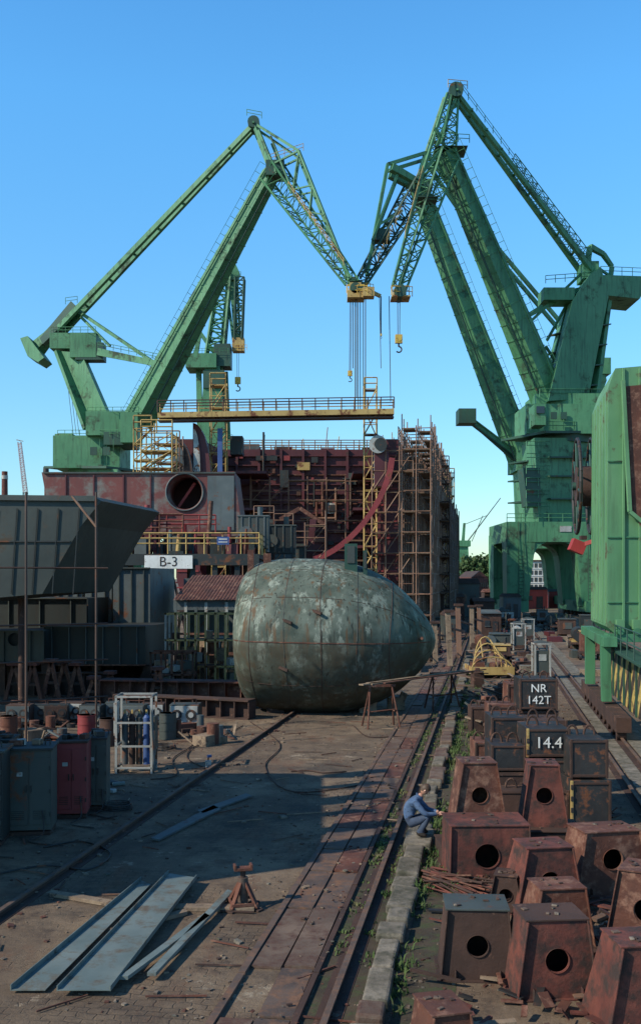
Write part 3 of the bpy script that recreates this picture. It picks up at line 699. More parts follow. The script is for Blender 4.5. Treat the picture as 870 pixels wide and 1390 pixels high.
pedestal(822,966,1285,12.2,0,rustR,rz=.1,taper=.72,hole=.15,dep=.9,tl=.3)
pedestal(575,650,1378,11.4,0,rust,rz=.25,taper=.7,hole=.12,dep=.6)
b=B()
for i in range(46):
    a=G(578+R(-6,12),1180+R(-4,24),R(.02,.2)); c=G(668+R(-30,6),1196+R(-8,36),R(.02,.25)); b.tube(a,c,R(.010,.026),random.choice([rust,rustD,rustR]),n=5)
b.obj('steel_rod_pile')
b=B()
for i in range(320):
    p=L(R(-.6,2.9),R(10.5,24),R(0,.12)); an=R(0,3.14); ln=R(.08,.7); b.beam(p,p+V((math.cos(an)*ln,math.sin(an)*ln,R(-.03,.12))),R(.02,.14),R(.01,.05),random.choice([rust,rustD,rustR,stripB,wood,black]))
b.obj('scrap_offcuts')
def weight(c,sx,sy,sz,mat,rz=0,stripe=0,label=None,ls=.25):
    b=B(); c=V(c); b.box(c+Z*sz/2,sx,sy,sz,mat,rz); M=Matrix.Rotation(rz,3,'Z'); T=lambda x,y,z:c+M@V((x,y,z))
    for s_ in(-1,1):
        b.box(T(s_*sx*.5,-sy*.5,sz/2),.06,.06,sz+.01,rustD if not stripe or s_>0 else yelB,rz); 
        n=10; P_=[T(s_*sx*.25+math.cos(k/n*math.pi)*.12,0,sz+math.sin(k/n*math.pi)*.2) for k in range(n+1)]; b.path(P_,.03,rustD)
    b.box(T(0,-sy/2-.01,sz*.06),sx*.98,.03,.06,rustD,rz); b.box(T(0,-sy/2-.01,sz*.94),sx*.98,.03,.05,rustD,rz)
    if stripe:
        for k in range(int(sz/.25)): b.box(T(-sx*.5-.0,-sy*.5-.035,.12+k*.25),.065,.02,.11,black,rz)
    ob=b.obj('ballast_weight',bevel=.012)
    if label: text(label,'lettering',T(0,-sy/2-.035,sz*.5),ls,white,ob,rz)
    return ob
def wt(u0,u1,vb,d,z0,h,dep,mat,rz=0,stripe=0,label=None,ls=.3):
    w_=(u1-u0)/F*d; return weight((((u0+u1)/2-CX)/F*d,d+dep/2,z0),w_,dep,h,mat,rz,stripe,label,ls)
wt(774,826,0,22.4,0,1.0,1.6,black,stripe=1,rz=.03); wt(776,824,0,22.5,1.04,.84,1.6,black,rz=-.02)
wt(672,770,0,22.6,0,.75,.6,rustD); wt(716,770,0,23.3,0,1.33,1.3,black); wt(716,772,0,23.3,1.36,.64,1.3,black,label='14.4',ls=.36,stripe=1)
wt(668,712,0,23.4,0,1.0,1.1,rustD);wt(668,712,0,23.4,1.03,.58,1.1,black)
wt(668,712,0,24.8,0,1.3,1.2,rustD); wt(668,712,0,24.8,1.33,.72,1.2,black); wt(716,768,0,25.4,0,1.9,1.1,rustD)
wt(646,672,0,28.2,0,.9,1.2,rust); wt(672,712,0,29,0,1.3,1.1,rustD); wt(664,700,0,31,0,1.6,1,rust)
wt(704,756,0,33.5,0,1.1,1.3,rustD); wt(706,755,0,33.4,1.14,1.0,1.2,black,label='NR\n142T',ls=.38)
wt(690,735,0,37,0,1.6,1.2,rust); wt(640,664,0,36,0,.9,1,rustD)
for i in range(36):
    u=R(645,722);v=R(900,990); p=G(u,v); 
    if i%3==0:
        b=B(); w_=R(.5,1.2);h=R(.3,.9); b.box(p+Z*h/2,w_,R(.5,1),h,random.choice([rust,rustD,greyG,rustD]),rz=R(-.3,.3)); b.box(p+Z*(h+.02),w_*1.1,.6,.05,rustD,rz=R(-.3,.3)); b.box(p+Z*(h+.12),w_*.4,.3,.2,rust,rz=R(0,1)); b.obj('scrap_crate',bevel=.02)
b=B()
for i in range(170):
    u=R(640,735);v=R(870,1000); p=G(u,v); p.z=R(0,.5); an=R(0,3.14); ln=R(.2,1.1)
    b.beam(p,p+V((math.cos(an)*ln,math.sin(an)*ln,R(-.1,.25))),R(.03,.13),R(.02,.1),random.choice([rust,rustD,rustD,wood,greyG,scaf,stripA]))
b.obj('scrap_metal_heap')
b=B(); p=G(663,918)
b.box(p+Z*.3,2.3,2.8,.12,wood); b.box(p+V((0,-1.4,.42)),2.3,.08,.42,yelB)
for sx in(-1.1,1.1): b.box(p+V((sx,0,.45)),.07,2.8,.3,yelB)
for k in range(4):
    y=-1.2+.8*k; P_=[p+V((math.cos(t/10*math.pi)*(1.1-.16*k),y,.5+math.sin(t/10*math.pi)*(.65+.32*k))) for t in range(11)]; b.path(P_,.045,yelB)
for an in(.15,.35,.65,.85):
    b.path([p+V((math.cos(an*math.pi)*(1.1-.16*k),-1.2+.8*k,.5+math.sin(an*math.pi)*(.65+.32*k))) for k in range(4)],.04,yelB)
for sx in(-.9,.9):
    for sy in(-1,1): b.box(p+V((sx,sy,.12)),.15,.15,.24,rustD)
b.obj('personnel_lifting_cage')
def booth(u,v,h,w_):
    b=B(); p=G(u,v)
    for x in(-1,1):
        for y in(-1,1): b.box(p+V((x*w_/2,y*w_/2,h*.45)),.08,.08,h*.9,offw)
    b.box(p+Z*h*.42,w_*.86,w_*.86,h*.6,greyG); b.box(p+Z*h*.12,w_*1.05,w_*1.05,h*.1,rustD)
    t=p+Z*h*.9; b.box(t,w_*1.15,w_*1.15,.07,offw)
    b.add([t+V((x*w_*.57,y*w_*.57,.04)) for x,y in((-1,-1),(1,-1),(1,1),(-1,1))]+[t+Z*.2],[(0,1,4),(1,2,4),(2,3,4),(3,0,4)],greyG)
    b.box(p+V((0,-w_*.45,h*.55)),w_*.5,.03,.35,offw)
    b.obj('power_supply_post')
booth(734,921,2.1,.8); booth(703,882,2.2,.9); booth(716,868,2.0,.9)
# ---------------- green gantry leg right
b=B(); d=38
def q(l,dd,z): return L(l,dd,z)
l0=4.35; zb=S(0,862,d).z; zt=S(0,500,d).z
fr=[q(l0-.05,d,zb+.3),q(l0+.3,d,zb),q(l0+6,d,zb),q(l0+6,d,zt+.5),q(l0+.25,d,zt),q(l0+.0,d,zt-.7)]
b.prism(fr,RD*6.2,greenL)
for z in(zb+1.2,zb+3.6,zb+6.4): b.beam(q(l0-.04,d-.03,z),q(l0+6,d-.03,z),.05,.05,green)
for l in(.55,1.15,2.2,3.2): b.beam(q(l0+l,d-.05,zb),q(l0+l,d-.05,zt),.08,.09,greenL,up=V((1,0,0)))
for k in range(6): b.beam(q(l0-.04,d+.4+k*1.05,zb+.4),q(l0+.0,d+.4+k*1.05,zt-.8),.1,.06,greenL,up=RD)
b.prism([q(l0+.6,d-.12,zt-.7),q(l0+.78,d-.12,zt-5.2),q(l0+1.4,d-.12,zt-6.2),q(l0+6,d-.12,zt-6.4),q(l0+6,d-.12,zt-.2)],V((0,-.1,0)),rust)
b.beam(q(l0+.5,d-.25,zt-.5),q(l0+.75,d-.25,zt-5.3),.16,.14,greenL); b.beam(q(l0+.75,d-.25,zt-5.3),q(l0+2.2,d-.25,zt-6.5),.16,.14,greenL)
for k in range(5):
    p=q(l0+.4+k*.6,d-.2,zb+.15); b.tube(p-V((0,.12,0)),p+V((0,.2,0)),.13,green,n=12); b.box(p+Z*.25,.3,.2,.35,greenL)
b.beam(q(l0-.1,d,zb-.1),q(l0+6,d,zb-.1),.5,.3,green)
b.beam(q(l0-.05,d-1,zb-.2),q(l0-.05,d+8,zb-.2),.5,.35,green)
b.beam(q(l0-.15,d-.2,zb),q(l0-.1,d-.2,.9),.35,.42,green,up=RD); b.beam(q(l0-.1,d+6,zb),q(l0-.1,d+6,.9),.4,.42,green,up=RD)
b.beam(q(l0+.05,d-4,.55),q(l0+.05,d+9,.55),.5,.5,rustD)
for k in range(10):
    p=q(l0,d-3.6+k*1.3,.3); b.tube(p-RS*.15,p+RS*.15,.32,rustD,n=14)
b.beam(q(l0+.9,d-7,1.6),q(l0+.9,d+8,1.6),.15,2.2,hazard); b.beam(q(l0+.55,d-7,2.75),q(l0+.55,d+8,2.75),.8,.1,greenD)
for k in range(9): b.beam(q(l0+.8,d-6.8+k*1.7,.5),q(l0+.8,d-6.8+k*1.7,2.7),.1,.12,greenD,up=RD)
b.rail([q(l0+.2,d-7,2.8),q(l0+.2,d+8,2.8)],.9,greenD,.03,1.6)
b.obj('gantry_crane_leg',bevel=.01)
b=B(); p=S(792,660,46); 
for o in(-.3,.3):
    c=p+RS*o; n=28
    P_=[c+RD*math.cos(k/n*2*math.pi)*2.1+Z*math.sin(k/n*2*math.pi)*2.1 for k in range(n+1)]; b.path(P_,.08,black)
    for k in range(0,n,3): b.pole(c,P_[k],.05,greenD)
b.tube(p-RS*.35,p+RS*.35,.9,rustD,n=24); b.tube(p-RS*.5,p+RS*1.4,.18,greenD); b.beam(p+RS*1.2,p+RS*1.2-V((0,3,0)),.3,.3,greenD)
b.obj('cable_reel')
b=B(); p=S(783,742,52); b.box(p,.7,.6,.6,redp,ry=.4); b.beam(p,p+V((1.6,-1,.6)),.2,.2,redp); b.box(p+V((.3,0,.45)),.3,.4,.2,rustD); b.obj('cable_guide')

# ---------------- SHIP
b=B(); d0=100; d1=150; lp=-30.4; ls=-8.9; zt=18.9
def sec(sgn,lo):
    o=lo; i=lo-sgn*2.3
    return [(o,zt),(o,5.5),(o-sgn*.5,3.6),(o-sgn*1.8,2.2),(o-sgn*4.5,1.6),(o-sgn*4.5,3.2),(o-sgn*3.2,4.2),(i,6.2),(i,zt)]
for sgn,lo in((1,ls),(-1,lp)):
    s_=sec(sgn,lo); b.prism([L(l,d0,z) for l,z in s_],RD*((d1-d0)/RD.y),maroon)
    for k in range(9): b.beam(L(lo+sgn*.02,d0,5+k*1.6),L(lo+sgn*.02,d1,5+k*1.6),.06,.12,frameR)
    for k in range(9): b.beam(L(lo-sgn*.1,d0-.05,4.5+k*1.6),L(lo-sgn*2.2,d0-.05,4.5+k*1.6),.1,.16,frameR)
b.prism([L(ls-4.5,d0,1.6),L(lp+4.5,d0,1.6),L(lp+4.5,d0,3.2),L(ls-4.5,d0,3.2)],RD*50,maroon)
db=108; b.prism([L(ls-2.3,db,3.2),L(lp+2.3,db,3.2),L(lp+2.3,db,zt),L(ls-2.3,db,zt)],RD*.3,maroon)
for k in range(15): b.beam(L(lp+2.3,db-.15,4.2+k*1.0),L(ls-2.3,db-.15,4.2+k*1.0),.3,.12,maroon if k%3 else rust)
for k in range(7): b.beam(L(lp+4+k*2.3,db-.3,3.3),L(lp+4+k*2.3,db-.3,zt),.5,.25,maroon,up=V((1,0,0)))
for k in range(60): b.box(L(R(lp+3,ls-3),db-.35,R(4,18.2)),R(.15,.8),.2,R(.15,.6),random.choice([darkhull,rust,rustD,frameR,maroon,darkhull]))
for k in range(26):
    a=L(R(lp+3,ls-4),db-.8,R(4,17)); m_=random.choice([rust,scafD,darkhull,maroon,scaf]); b.tube(a,a+(V((R(1,5),0,0)) if k%2 else Z*R(1.5,5)),R(.06,.16),m_,n=6)
b.prism([L(lp+2.3,db+.5,zt-.3),L(ls-2.3,db+.5,zt-.3),L(ls-2.3,db+.5,zt),L(lp+2.3,db+.5,zt)],RD*41,rustR)
for u,v,m_,w_,h_ in((412,633,yelB,1.3,.8),(450,690,offw,1.1,1.1),(386,650,darkhull,.9,1.8),(362,622,darkhull,2.2,.5),(478,650,greyG,.8,1.2)):
    b.box(S(u,v,107.4),w_,.3,h_,m_)
b.box(S(450,690,107.2),.7,.3,.7,black)
P_=[]
for k in range(15):
    t=k/14; u=532-112*(t**1.5); v=622+138*(1-(1-t)**1.5) ; P_.append(S(u,v,96.6))
for a,c in zip(P_,P_[1:]): b.beam(a,c,.7,.5,frameR,up=V((1,0,0))); 
for z in(8.5,12.2,15.8):
    b.beam(L(lp+2.3,104,z),L(lp+8,104,z),6,.25,maroon); b.beam(L(ls-2.3,104,z),L(ls-5,104,z),6,.25,maroon)
b.obj('ship_hull_under_construction')
b=B()
def curved(u0,u1,v0,v1,d,mat,mat2):
    n=10; vs=[]
    for k in range(n+1):
        t=k/n; u=u0+(u1-u0)*math.sin(t*math.pi/2); v=v0+(v1-v0)*(1-math.cos(t*math.pi/2))
        vs.append(S(u,v,d))
    base=S(u0,v1,d); b.prism(vs+[base],V((0,1.6,0)),mat,mat2)
curved(262,286,574,650,98.2,maroon,offw); curved(263,272,582,640,97.9,offw,offw); curved(232,262,590,650,97.5,rustD,offw); curved(234,250,594,632,97.2,greyb,maroon)
curved(508,532,588,660,98,maroon,offw)
p=S(513,603,97.5); b.tube(p,p+V((0,.3,0)),.85,offw,n=24); b.tube(p+V((.25,-.1,0)),p+V((.25,.05,0)),.6,darkhull,n=20)
b.box(S(299,612,97.8),.45,.5,4.2,blue); b.box(S(322,606,101),1.2,2,1.8,darkhull); 
b.obj('side_shell_plates')
b=B(); d=97; a=S(216,565,d); c=S(534,560,d)
b.beam(a,c,1.6,.5,yelB); b.beam(a-Z*.5,c-Z*.5,1.2,.12,scafD)
b.rail([a+V((0,-.8,.28)),c+V((0,-.8,.28))],1.05,scafD,.05,1.2,2); b.rail([a+V((0,.8,.28)),c+V((0,.8,.28))],1.05,yelB,.05,1.2)
b.obj('overhead_walkway')
def tower(name,u,vt,d,w_,mat,plank=yelB,vb=None,z0=0,n=None):
    p=S(u,vt,d); b=B(); h=p.z-z0; n=n or max(2,int(h/2.0)); b.scaffold((p.x-w_/2,d,z0),(1,0,0),(0,1,0),1,1,n,w_,w_,h/n,.06,mat,plank,diag=.8)
    for i in range(n):
        z=z0+h*i/n; s_=1 if i%2 else -1; b.beam((p.x-s_*w_*.4,d+w_*.3,z),(p.x+s_*w_*.4,d+w_*.3,z+h/n),.5,.06,mat)
    b.rail([(p.x-w_/2,d,p.z),(p.x+w_/2,d,p.z)],1.1,mat,.06,1)
    return b.obj(name)
tower('stair_tower',296,522,98.5,1.5,yelB); tower('stair_tower',503,528,98.5,1.2,yelB,scafD,z0=2)
tower('stair_tower',213,588,86,2.6,yelB,z0=7.4,n=7); tower('stair_tower',194,582,86.4,1.5,yelB,z0=7.4,n=8)
tower('scaffold_tower',599,632,118,1.7,scafD,scaf); tower('scaffold_tower',608,648,126,1.5,yelB,scaf)
tower('stair_tower',227,602,90,2.2,scaf,z0=7.4,n=6)
b=B(); b.scaffold(L(ls+.6,97,0),RD,RS,24,2,10,2.2,1.35,1.95,.055,scaf,wood,diag=.18,jit=.1,over=1.6); b.obj('hull_side_scaffolding')
b=B(); b.scaffold(L(ls+3.2,112,0),RD,RS,14,1,7,2.4,1.3,1.95,.06,scafD,wood,diag=.3,over=1.5); b.obj('hull_side_scaffolding')
b=B(); b.scaffold(S(505,0,98)-Z*(S(505,0,98).z),(1,0,0),(0,1,0),3,1,9,1.3,1.2,1.95,.055,scaf,wood,diag=.5,over=1.2); b.obj('bow_scaffolding')
b=B(); b.scaffold(V((S(340,0,103).x,103,3.2)),(1,0,0),(0,1,0),6,1,6,1.9,1.3,2.0,.05,scaf,wood,diag=.2,skip=.3,over=.5); b.obj('hold_scaffolding')
b=B(); b.scaffold(V((S(330,0,80).x,80,0)),(1,0,0),(0,1,0),4,1,5,1.6,1.3,1.9,.05,scaf,wood,diag=.35,skip=.3,over=1.4); b.obj('staging_scaffolding')
b=B()
for k in range(3):
    y=101+k*12 if k else 109
    b.rail([L(lp+2.3,y,zt),L(ls,y,zt)],1.1,scaf,.05,1.3,2)
b.rail([L(ls,100,zt),L(ls,150,zt)],1.2,scaf,.05,1.4,2)
for i in range(54):
    p=L(R(lp+2,ls),R(110,140),zt); b.pole(p,p+Z*R(1,3)+V((R(-.3,.3),0,0)),.05,random.choice([scaf,scafD,yelB]))
for i in range(22):
    p=L(R(lp+4,ls-3),R(110,125),zt+.0); b.box(p+Z*.4,R(.6,2),1,R(.4,1.3),random.choice([rust,maroon,greyb,yelB,rustD]))
b.obj('deck_railings')
for i in range(8):
    b=B(); p=L(-28+i*2.6,101+ (i%2),0); b.box(p+Z*.4,1.4,1.2,.8,conc); b.box(p+Z*1.1,1.2,1.0,.6,wood); b.box(p+Z*1.48,1.3,1.1,.18,wood); b.obj('keel_block')
b=B()
for u0,u1,v0,v1,d,m_ in((345,372,705,770,78,greyG),(372,398,715,790,80,greyb),(398,420,738,800,84,greyG),(330,350,738,800,76,rustD)):
    a=S(u0,v0,d);c=S(u1,v1,d); b.box(((a.x+c.x)/2,d+1.5,a.z/2),c.x-a.x,3,a.z,m_)
    for k in range(4): b.box(((a.x+c.x)/2,d-.05,a.z*(.55+.14*k)),(c.x-a.x)*1.02,.1,.1,scafD)
    b.box((c.x,d-.06,a.z*.5),.12,.14,a.z,rust); b.box((a.x+.4,d-.06,a.z*.8),.3,.05,.4,offw)
    b.rail([(a.x,d,a.z),(c.x,d,a.z)],1.0,scaf,.04,.8)
b.obj('assembly_jig')
b=B(); p=S(425,705,82); b.beam(p,S(420,760,82),.5,.5,maroon); b.beam(S(407,690,82),S(440,712,82),.4,.3,rust); b.beam(S(380,705,82),S(407,690,82),.3,.3,rust); b.tube(S(425,760,82),V((S(425,0,82).x,82,0)),.35,maroon); b.obj('davit')
b=B()
for u,v,h in((609,905,3.4),(622,893,3.6),(640,878,3.2),(650,868,3.0),(590,900,2.6)):
    p=G(u,v); b.box(p+Z*h/2,.3,.3,h,random.choice([wood,scaf]),ry=R(-.05,.05)); b.box(p+Z*h,.6,.5,.15,rustD)
    b.beam(p+Z*h*.7,p+V((1.2,2,h*.6)),.12,.12,rust)
b.obj('mooring_posts')
for u0,u1,v0,vb,m_,m2 in((600,628,806,842,rust,rustD),(618,648,786,838,greyG,rustD),(572,600,800,850,rustD,scaf),(655,680,800,832,rustD,rust),(705,740,797,826,redp,rustD),(742,775,800,825,frameR,greyG),(640,668,812,846,rustD,rust),(760,792,792,832,maroon,rustD),(680,704,806,838,greyb,rustD),(600,622,830,868,greyG,rustD),(650,676,828,862,rustD,greyb)):
    p0=G(u0,vb);p1=G(u1,vb);w_=p1.x-p0.x;h=H-(v0-HY)/F*p0.y;b=B();c=(p0+p1)/2
    b.box(c+Z*h*.45,w_,3,h*.9,m_)
    b.add([c+V((x*w_*.54,y*1.7,h*.88)) for x,y in((-1,-1),(1,-1),(1,1),(-1,1))]+[c+V((-w_*.5,0,h*1.02)),c+V((w_*.5,0,h*1.02))],[(0,1,5,4),(2,3,4,5),(1,2,5),(3,0,4)],m2)
    b.box(c+V((w_*.2,-1.52,h*.3)),w_*.25,.06,h*.55,black); b.box(c+V((-w_*.2,-1.52,h*.5)),w_*.25,.06,h*.2,glass); b.box(c+V((-w_*.2,-1.55,h*.38)),w_*.3,.08,.06,m2)
    b.obj('site_hut')
# quayside equipment: carts, boxes, bundles aligned with the rails
def cart(p,w_,l_,h,m_,m2,k):
    b=B(); T=lambda x,y,z:p+RS*x+RD*y+Z*z
    b.box(T(0,0,.5),w_,l_,.14,rustD,rz=RA)
    for x in(-1,1):
        for y in(-1,1): b.tube(T(x*(w_/2-.05)-.08,y*l_*.35,.22),T(x*(w_/2-.05)+.08,y*l_*.35,.22),.22,black,n=12)
    if k==0:
        b.box(T(0,0,.57+h/2),w_*.9,l_*.8,h,m_,rz=RA); b.box(T(0,0,.6+h),w_*.96,l_*.86,.06,m2,rz=RA); b.box(T(0,-l_*.41,.6+h*.5),w_*.5,.06,h*.5,m2,rz=RA); b.tube(T(w_*.2,0,.6+h),T(w_*.2,0,1.0+h),.07,black)
    elif k==1:
        for x in(-1,1):
            for y in(-1,0,1): b.pole(T(x*w_*.45,y*l_*.45,.55),T(x*w_*.45,y*l_*.45,.6+h),.05,m2)
            b.pole(T(x*w_*.45,-l_*.45,.6+h),T(x*w_*.45,l_*.45,.6+h),.05,m2)
        for i in range(7): b.tube(T(R(-.4,.4)*w_,-l_*.5,.65+R(0,h*.6)),T(R(-.4,.4)*w_,l_*.5,.65+R(0,h*.6)),R(.05,.14),random.choice([m_,rust,rustD]),n=8)
    else:
        b.tube(T(0,-l_*.42,.6+h*.5),T(0,l_*.42,.6+h*.5),h*.5,m_,n=18); b.box(T(0,-l_*.3,.6),w_*.9,.12,.3,m2,rz=RA); b.box(T(0,l_*.3,.6),w_*.9,.12,.3,m2,rz=RA)
    b.obj(('equipment_cart','pipe_cart','tank_trolley')[k],bevel=.01)
for i in range(34):
    l=random.choice([R(-5.6,-3.8),R(-1.0,2.6),R(-1.0,2.6),R(5.8,9)]); d=R(60,135)
    cart(L(l,d,0),R(1.1,1.9),R(1.6,3),R(.5,1.5),random.choice([greyG,rust,rustD,greyb,frameR,darkhull,offw,rust]),random.choice([rustD,greyG,yelB]),i%3)
b=B()
for i in range(260):
    l=random.choice([R(-5.6,-3.6),R(-1.2,2.9),R(5.4,9)]); d=R(56,150); p=L(l,d,0); h=R(.1,.6)
    if i%3: b.box(p+Z*h/2,R(.3,1.2),R(.4,1.6),h,random.choice([rust,rustD,greyG,maroon,wood,stripA,conc]),rz=RA+R(-.3,.3))
    else: b.beam(p+Z*h*.5,p+RD*R(1,3)+RS*R(-.4,.4)+Z*h*.5,R(.06,.2),h*.5,random.choice([rust,rustD,scaf,greyb]))
b.obj('steel_stockpile')

# ---------------- CRANES
def hook(b,p,top,mat=yellow,n=2,s_=1.):
    for k in range(n):
        o=V(((k-(n-1)/2)*.35*s_,0,0)); b.pole(top+o,p+o*.8+Z*.8*s_,.05,ropeM)
    b.box(p+Z*.2*s_,1.1*s_,.7*s_,1.3*s_,mat); b.tube(p+V((0,-.4*s_,.3*s_)),p+V((0,.4*s_,.3*s_)),.5*s_,mat,n=14)
    b.tube(p-Z*.4*s_,p-Z*1.*s_,.13*s_,black)
    P_=[p-Z*1.4*s_+V((math.cos(t)*.45*s_,0,math.sin(t)*.45*s_)) for t in[1.6-k*.45 for k in range(10)]]; b.path(P_,.12*s_,black)
class Crane:
    def __init__(s,d,k,u0,m=green): s.d=d;s.k=k;s.u0=u0;s.b=B();s.g=m
    def q(s,u,v,dy=0): 
        return S(u,v,s.d+s.k*(u-s.u0))+V((0,dy,0))
    def bm(s,u1,v1,u2,v2,h1,h2=None,w1=None,w2=None,dy=0,dy2=None,m=None):
        f=s.d/F; h2=h1 if h2 is None else h2; w1=h1 if w1 is None else w1; w2=(w1*h2/h1) if w2 is None else w2
        s.b.beam(s.q(u1,v1,dy),s.q(u2,v2,dy if dy2 is None else dy2),w1*f,h1*f,m or s.g,w2*f,h2*f,up=V((-.01,0,1)))
    def bx(s,u0,v0,u1,v1,dep,m=None,dy=0):
        a=s.q(u0,v0,dy);c=s.q(u1,v1,dy); s.b.box(((a.x+c.x)/2,(a.y+c.y)/2,(a.z+c.z)/2),abs(c.x-a.x),dep,abs(a.z-c.z),m or s.g)
    def poly(s,pts,dep,m=None,dy=0):
        s.b.prism([s.q(u,v,dy-dep/2) for u,v in pts],V((0,dep,0)),m or s.g)
    def rl(s,u1,v1,u2,v2,h=1.1,dy=0,m=None,r=.05): s.b.rail([s.q(u1,v1,dy),s.q(u2,v2,dy)],h,m or s.g,r,1.8)
    def boom(s,u1,v1,u2,v2,h1,h2,walk=1):
        s.bm(u1,v1,u2,v2,h1,h2,h1*1.25,h2*1.2)
        a=s.q(u1,v1);c=s.q(u2,v2); t=(c-a).normalized(); n=t.cross(V((0,1,0))).normalized(); 
        if n.z<0:n=-n
        f=s.d/F; N=16
        for i in range(1,N):
            k=i/N; h=(h1+(h2-h1)*k)*f; p=a.lerp(c,k); s.b.beam(p-t*.08,p+t*.08,h*1.3,h*1.05,s.g,up=V((-.01,0,1)))
        for e in(-1,1):
            for sd_ in(-1,1):
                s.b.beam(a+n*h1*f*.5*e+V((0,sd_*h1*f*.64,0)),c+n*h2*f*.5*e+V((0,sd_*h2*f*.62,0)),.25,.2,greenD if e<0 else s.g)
        if walk:
            o=h1*f*.62; off=V((0,-o,0)); a2=a+n*h1*f*.55+off; c2=c+n*h2*f*.55+off; M_=30
            for i in range(M_+1):
                p=a2.lerp(c2,i/M_); s.b.pole(p,p+n*.9,.04,s.g)
            s.b.pole(a2+n*.9,c2+n*.9,.04,s.g)
def portal(c,uc,vt,wpx,dep,z_top,m=green,legw=3.6):
    x=S(uc,0,c.d).x; f=c.d/F; W_=wpx*f; b=c.b; y=c.d
    b.box((x,y,z_top-1.4),W_,dep,2.8,m)
    for sx in(-1,1):
        for sy in(-1,1):
            X=x+sx*(W_/2-legw/2); Y=y+sy*(dep/2-legw/2)
            b.beam((X,Y,z_top-2.8),(X+sx*.4,Y,1.6),legw,legw,m,legw*.75,legw*.75)
            n=6; cx=X-sx*legw*.45; rr=2.4
            pts=[V((cx,Y-legw*.45,z_top-2.75))]+[V((cx-sx*rr*(1-math.cos(k/n*math.pi/2)),Y-legw*.45,z_top-2.75-rr*(1-math.sin(k/n*math.pi/2)))) for k in range(n+1)]
            b.prism(pts,V((0,legw*.9,0)),m)
        b.box((x+sx*(W_/2-legw/2+.3),y,1.5),legw*.6,dep+2,1.5,m)
        for k in range(8):
            yy=y-dep/2-.5+k*(dep+1)/7; b.tube((x+sx*(W_/2-legw/2+.3)-.4,yy,.45),(x+sx*(W_/2-legw/2+.3)+.4,yy,.45),.45,rustD,n=12)
        X=x+sx*(W_/2-legw/2); Y=y-dep/2-.15
        for k in range(14): b.pole((X-.35,Y,2+k*.5),(X+.35,Y,2+k*.5),.04,greenD)
        b.pole((X-.35,Y,2),(X-.35,Y,z_top),.05,greenD); b.pole((X+.35,Y,2),(X+.35,Y,z_top),.05,greenD)
    b.rail([(x-W_/2,y-dep/2,z_top),(x+W_/2,y-dep/2,z_top)],1.1,m,.05,1.8)
    b.box((x+W_*.1,y-dep/2-.05,z_top-1.0),1.6,.1,.8,offw)
def yhead(c,u0,v0,u1,v1):
    c.bx(u0,v0,u1,v1,2.0,yelB); c.rl(u0-4,v1,u1+4,v1,1.2,-1.3,yellow); 
    c.b.tube(c.q((u0+u1)/2,(v0+v1)/2,-1.6),c.q((u0+u1)/2,(v0+v1)/2,1.6),.8,greenD,n=16)
    c.bx(u0-3,v1,u1+5,v1+3,3,yelB); c.rl(u0-3,v1+3,u1+8,v1+3,1.3,-1.6,yellow)
A=Crane(150,.07,757); 
portal(A,738,0,126,15,S(0,712,150).z,legw=3.9)
A.poly([(722,712),(796,712),(804,600),(716,600)],9); 
A.b.tube(A.q(760,604),A.q(760,592),4.6,greenD,n=28)
for v in(625,650,680): A.bm(717,v,803,v,2,2,86,86,m=greenD)
A.poly([(706,690),(724,690),(722,640),(700,640)],4,dy=-3,m=greenD)
for k in range(6): A.rl(704,696-k*16,735,696-k*16,1.1,-5.2)
A.bx(712,590,806,560,9); A.bx(725,560,806,545,8); A.bx(711,560,724,588,4,dy=-5.5); A.bx(713,563,722,573,.2,glass,dy=-7.6)
for k in range(5): A.bx(738+k*13,566,745+k*13,576,.2,greenD,dy=-4.6)
A.rl(710,590,808,590,1.1,-5.2); A.rl(724,545,806,545,1.1,-4); A.bm(709,592,808,592,3,3,90,90,m=greenD)
A.poly([(736,550),(789,547),(816,412),(806,372),(790,384),(768,418)],3,dy=-2.2); A.poly([(736,550),(789,547),(816,412),(806,372),(790,384),(768,418)],3,dy=2.2)
for t in(.15,.35,.55,.75): A.bm(736+32*t,550-132*t,789+27*t,547-135*t,1.5,1.5,56,56,m=greenD)
A.bm(790,545,814,412,6,6,60,40)
A.bm(762,548,792,400,20,14,30,30)
A.poly([(792,382),(864,384),(868,396),(858,414),(800,408)],7); A.bx(788,358,806,384,4)
A.bx(736,392,772,415,4); A.rl(736,390,800,385,1.1,-2); A.bm(772,398,800,392,8,8,20)
A.bm(735,415,690,443,3); A.bm(692,442,772,400,4,4); A.bm(700,455,790,370,3); A.bm(742,462,775,402,3); A.bm(690,440,700,460,5)
A.bm(740,470,800,560,3)
A.bm(800,335,818,345,7,6); A.bm(818,345,830,362,6,5); A.bm(830,362,826,392,5,5); A.bm(800,335,795,372,6); A.bm(806,360,832,378,3)
A.rl(806,382,862,384,1.2,-3.5)
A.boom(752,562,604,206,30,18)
A.bm(748,520,700,450,10,4)
for dy in(-1.6,1.6):
    A.bm(798,372,618,130,6,5,6,5,dy=dy*1.2,dy2=dy*.5)
A.b.truss(A.q(792,352),A.q(690,215),2.4,1.2,2,1,14,.09,green)
for k in range(10):
    t=k/9; u=798+(618-798)*t; v=368+(130-368)*t; A.b.beam(A.q(u,v,-1.9),A.q(u,v,1.9),.25,.25,green)
A.rl(798,366,622,128,1.0,-1.6)
A.b.truss(A.q(600,214),A.q(541,392),3.4,3.0,1.6,1.2,13,.17,green,rd=.09)
A.b.truss(A.q(598,206),A.q(612,132),3.2,2.6,1.6,1.2,6,.17,green,rd=.09)
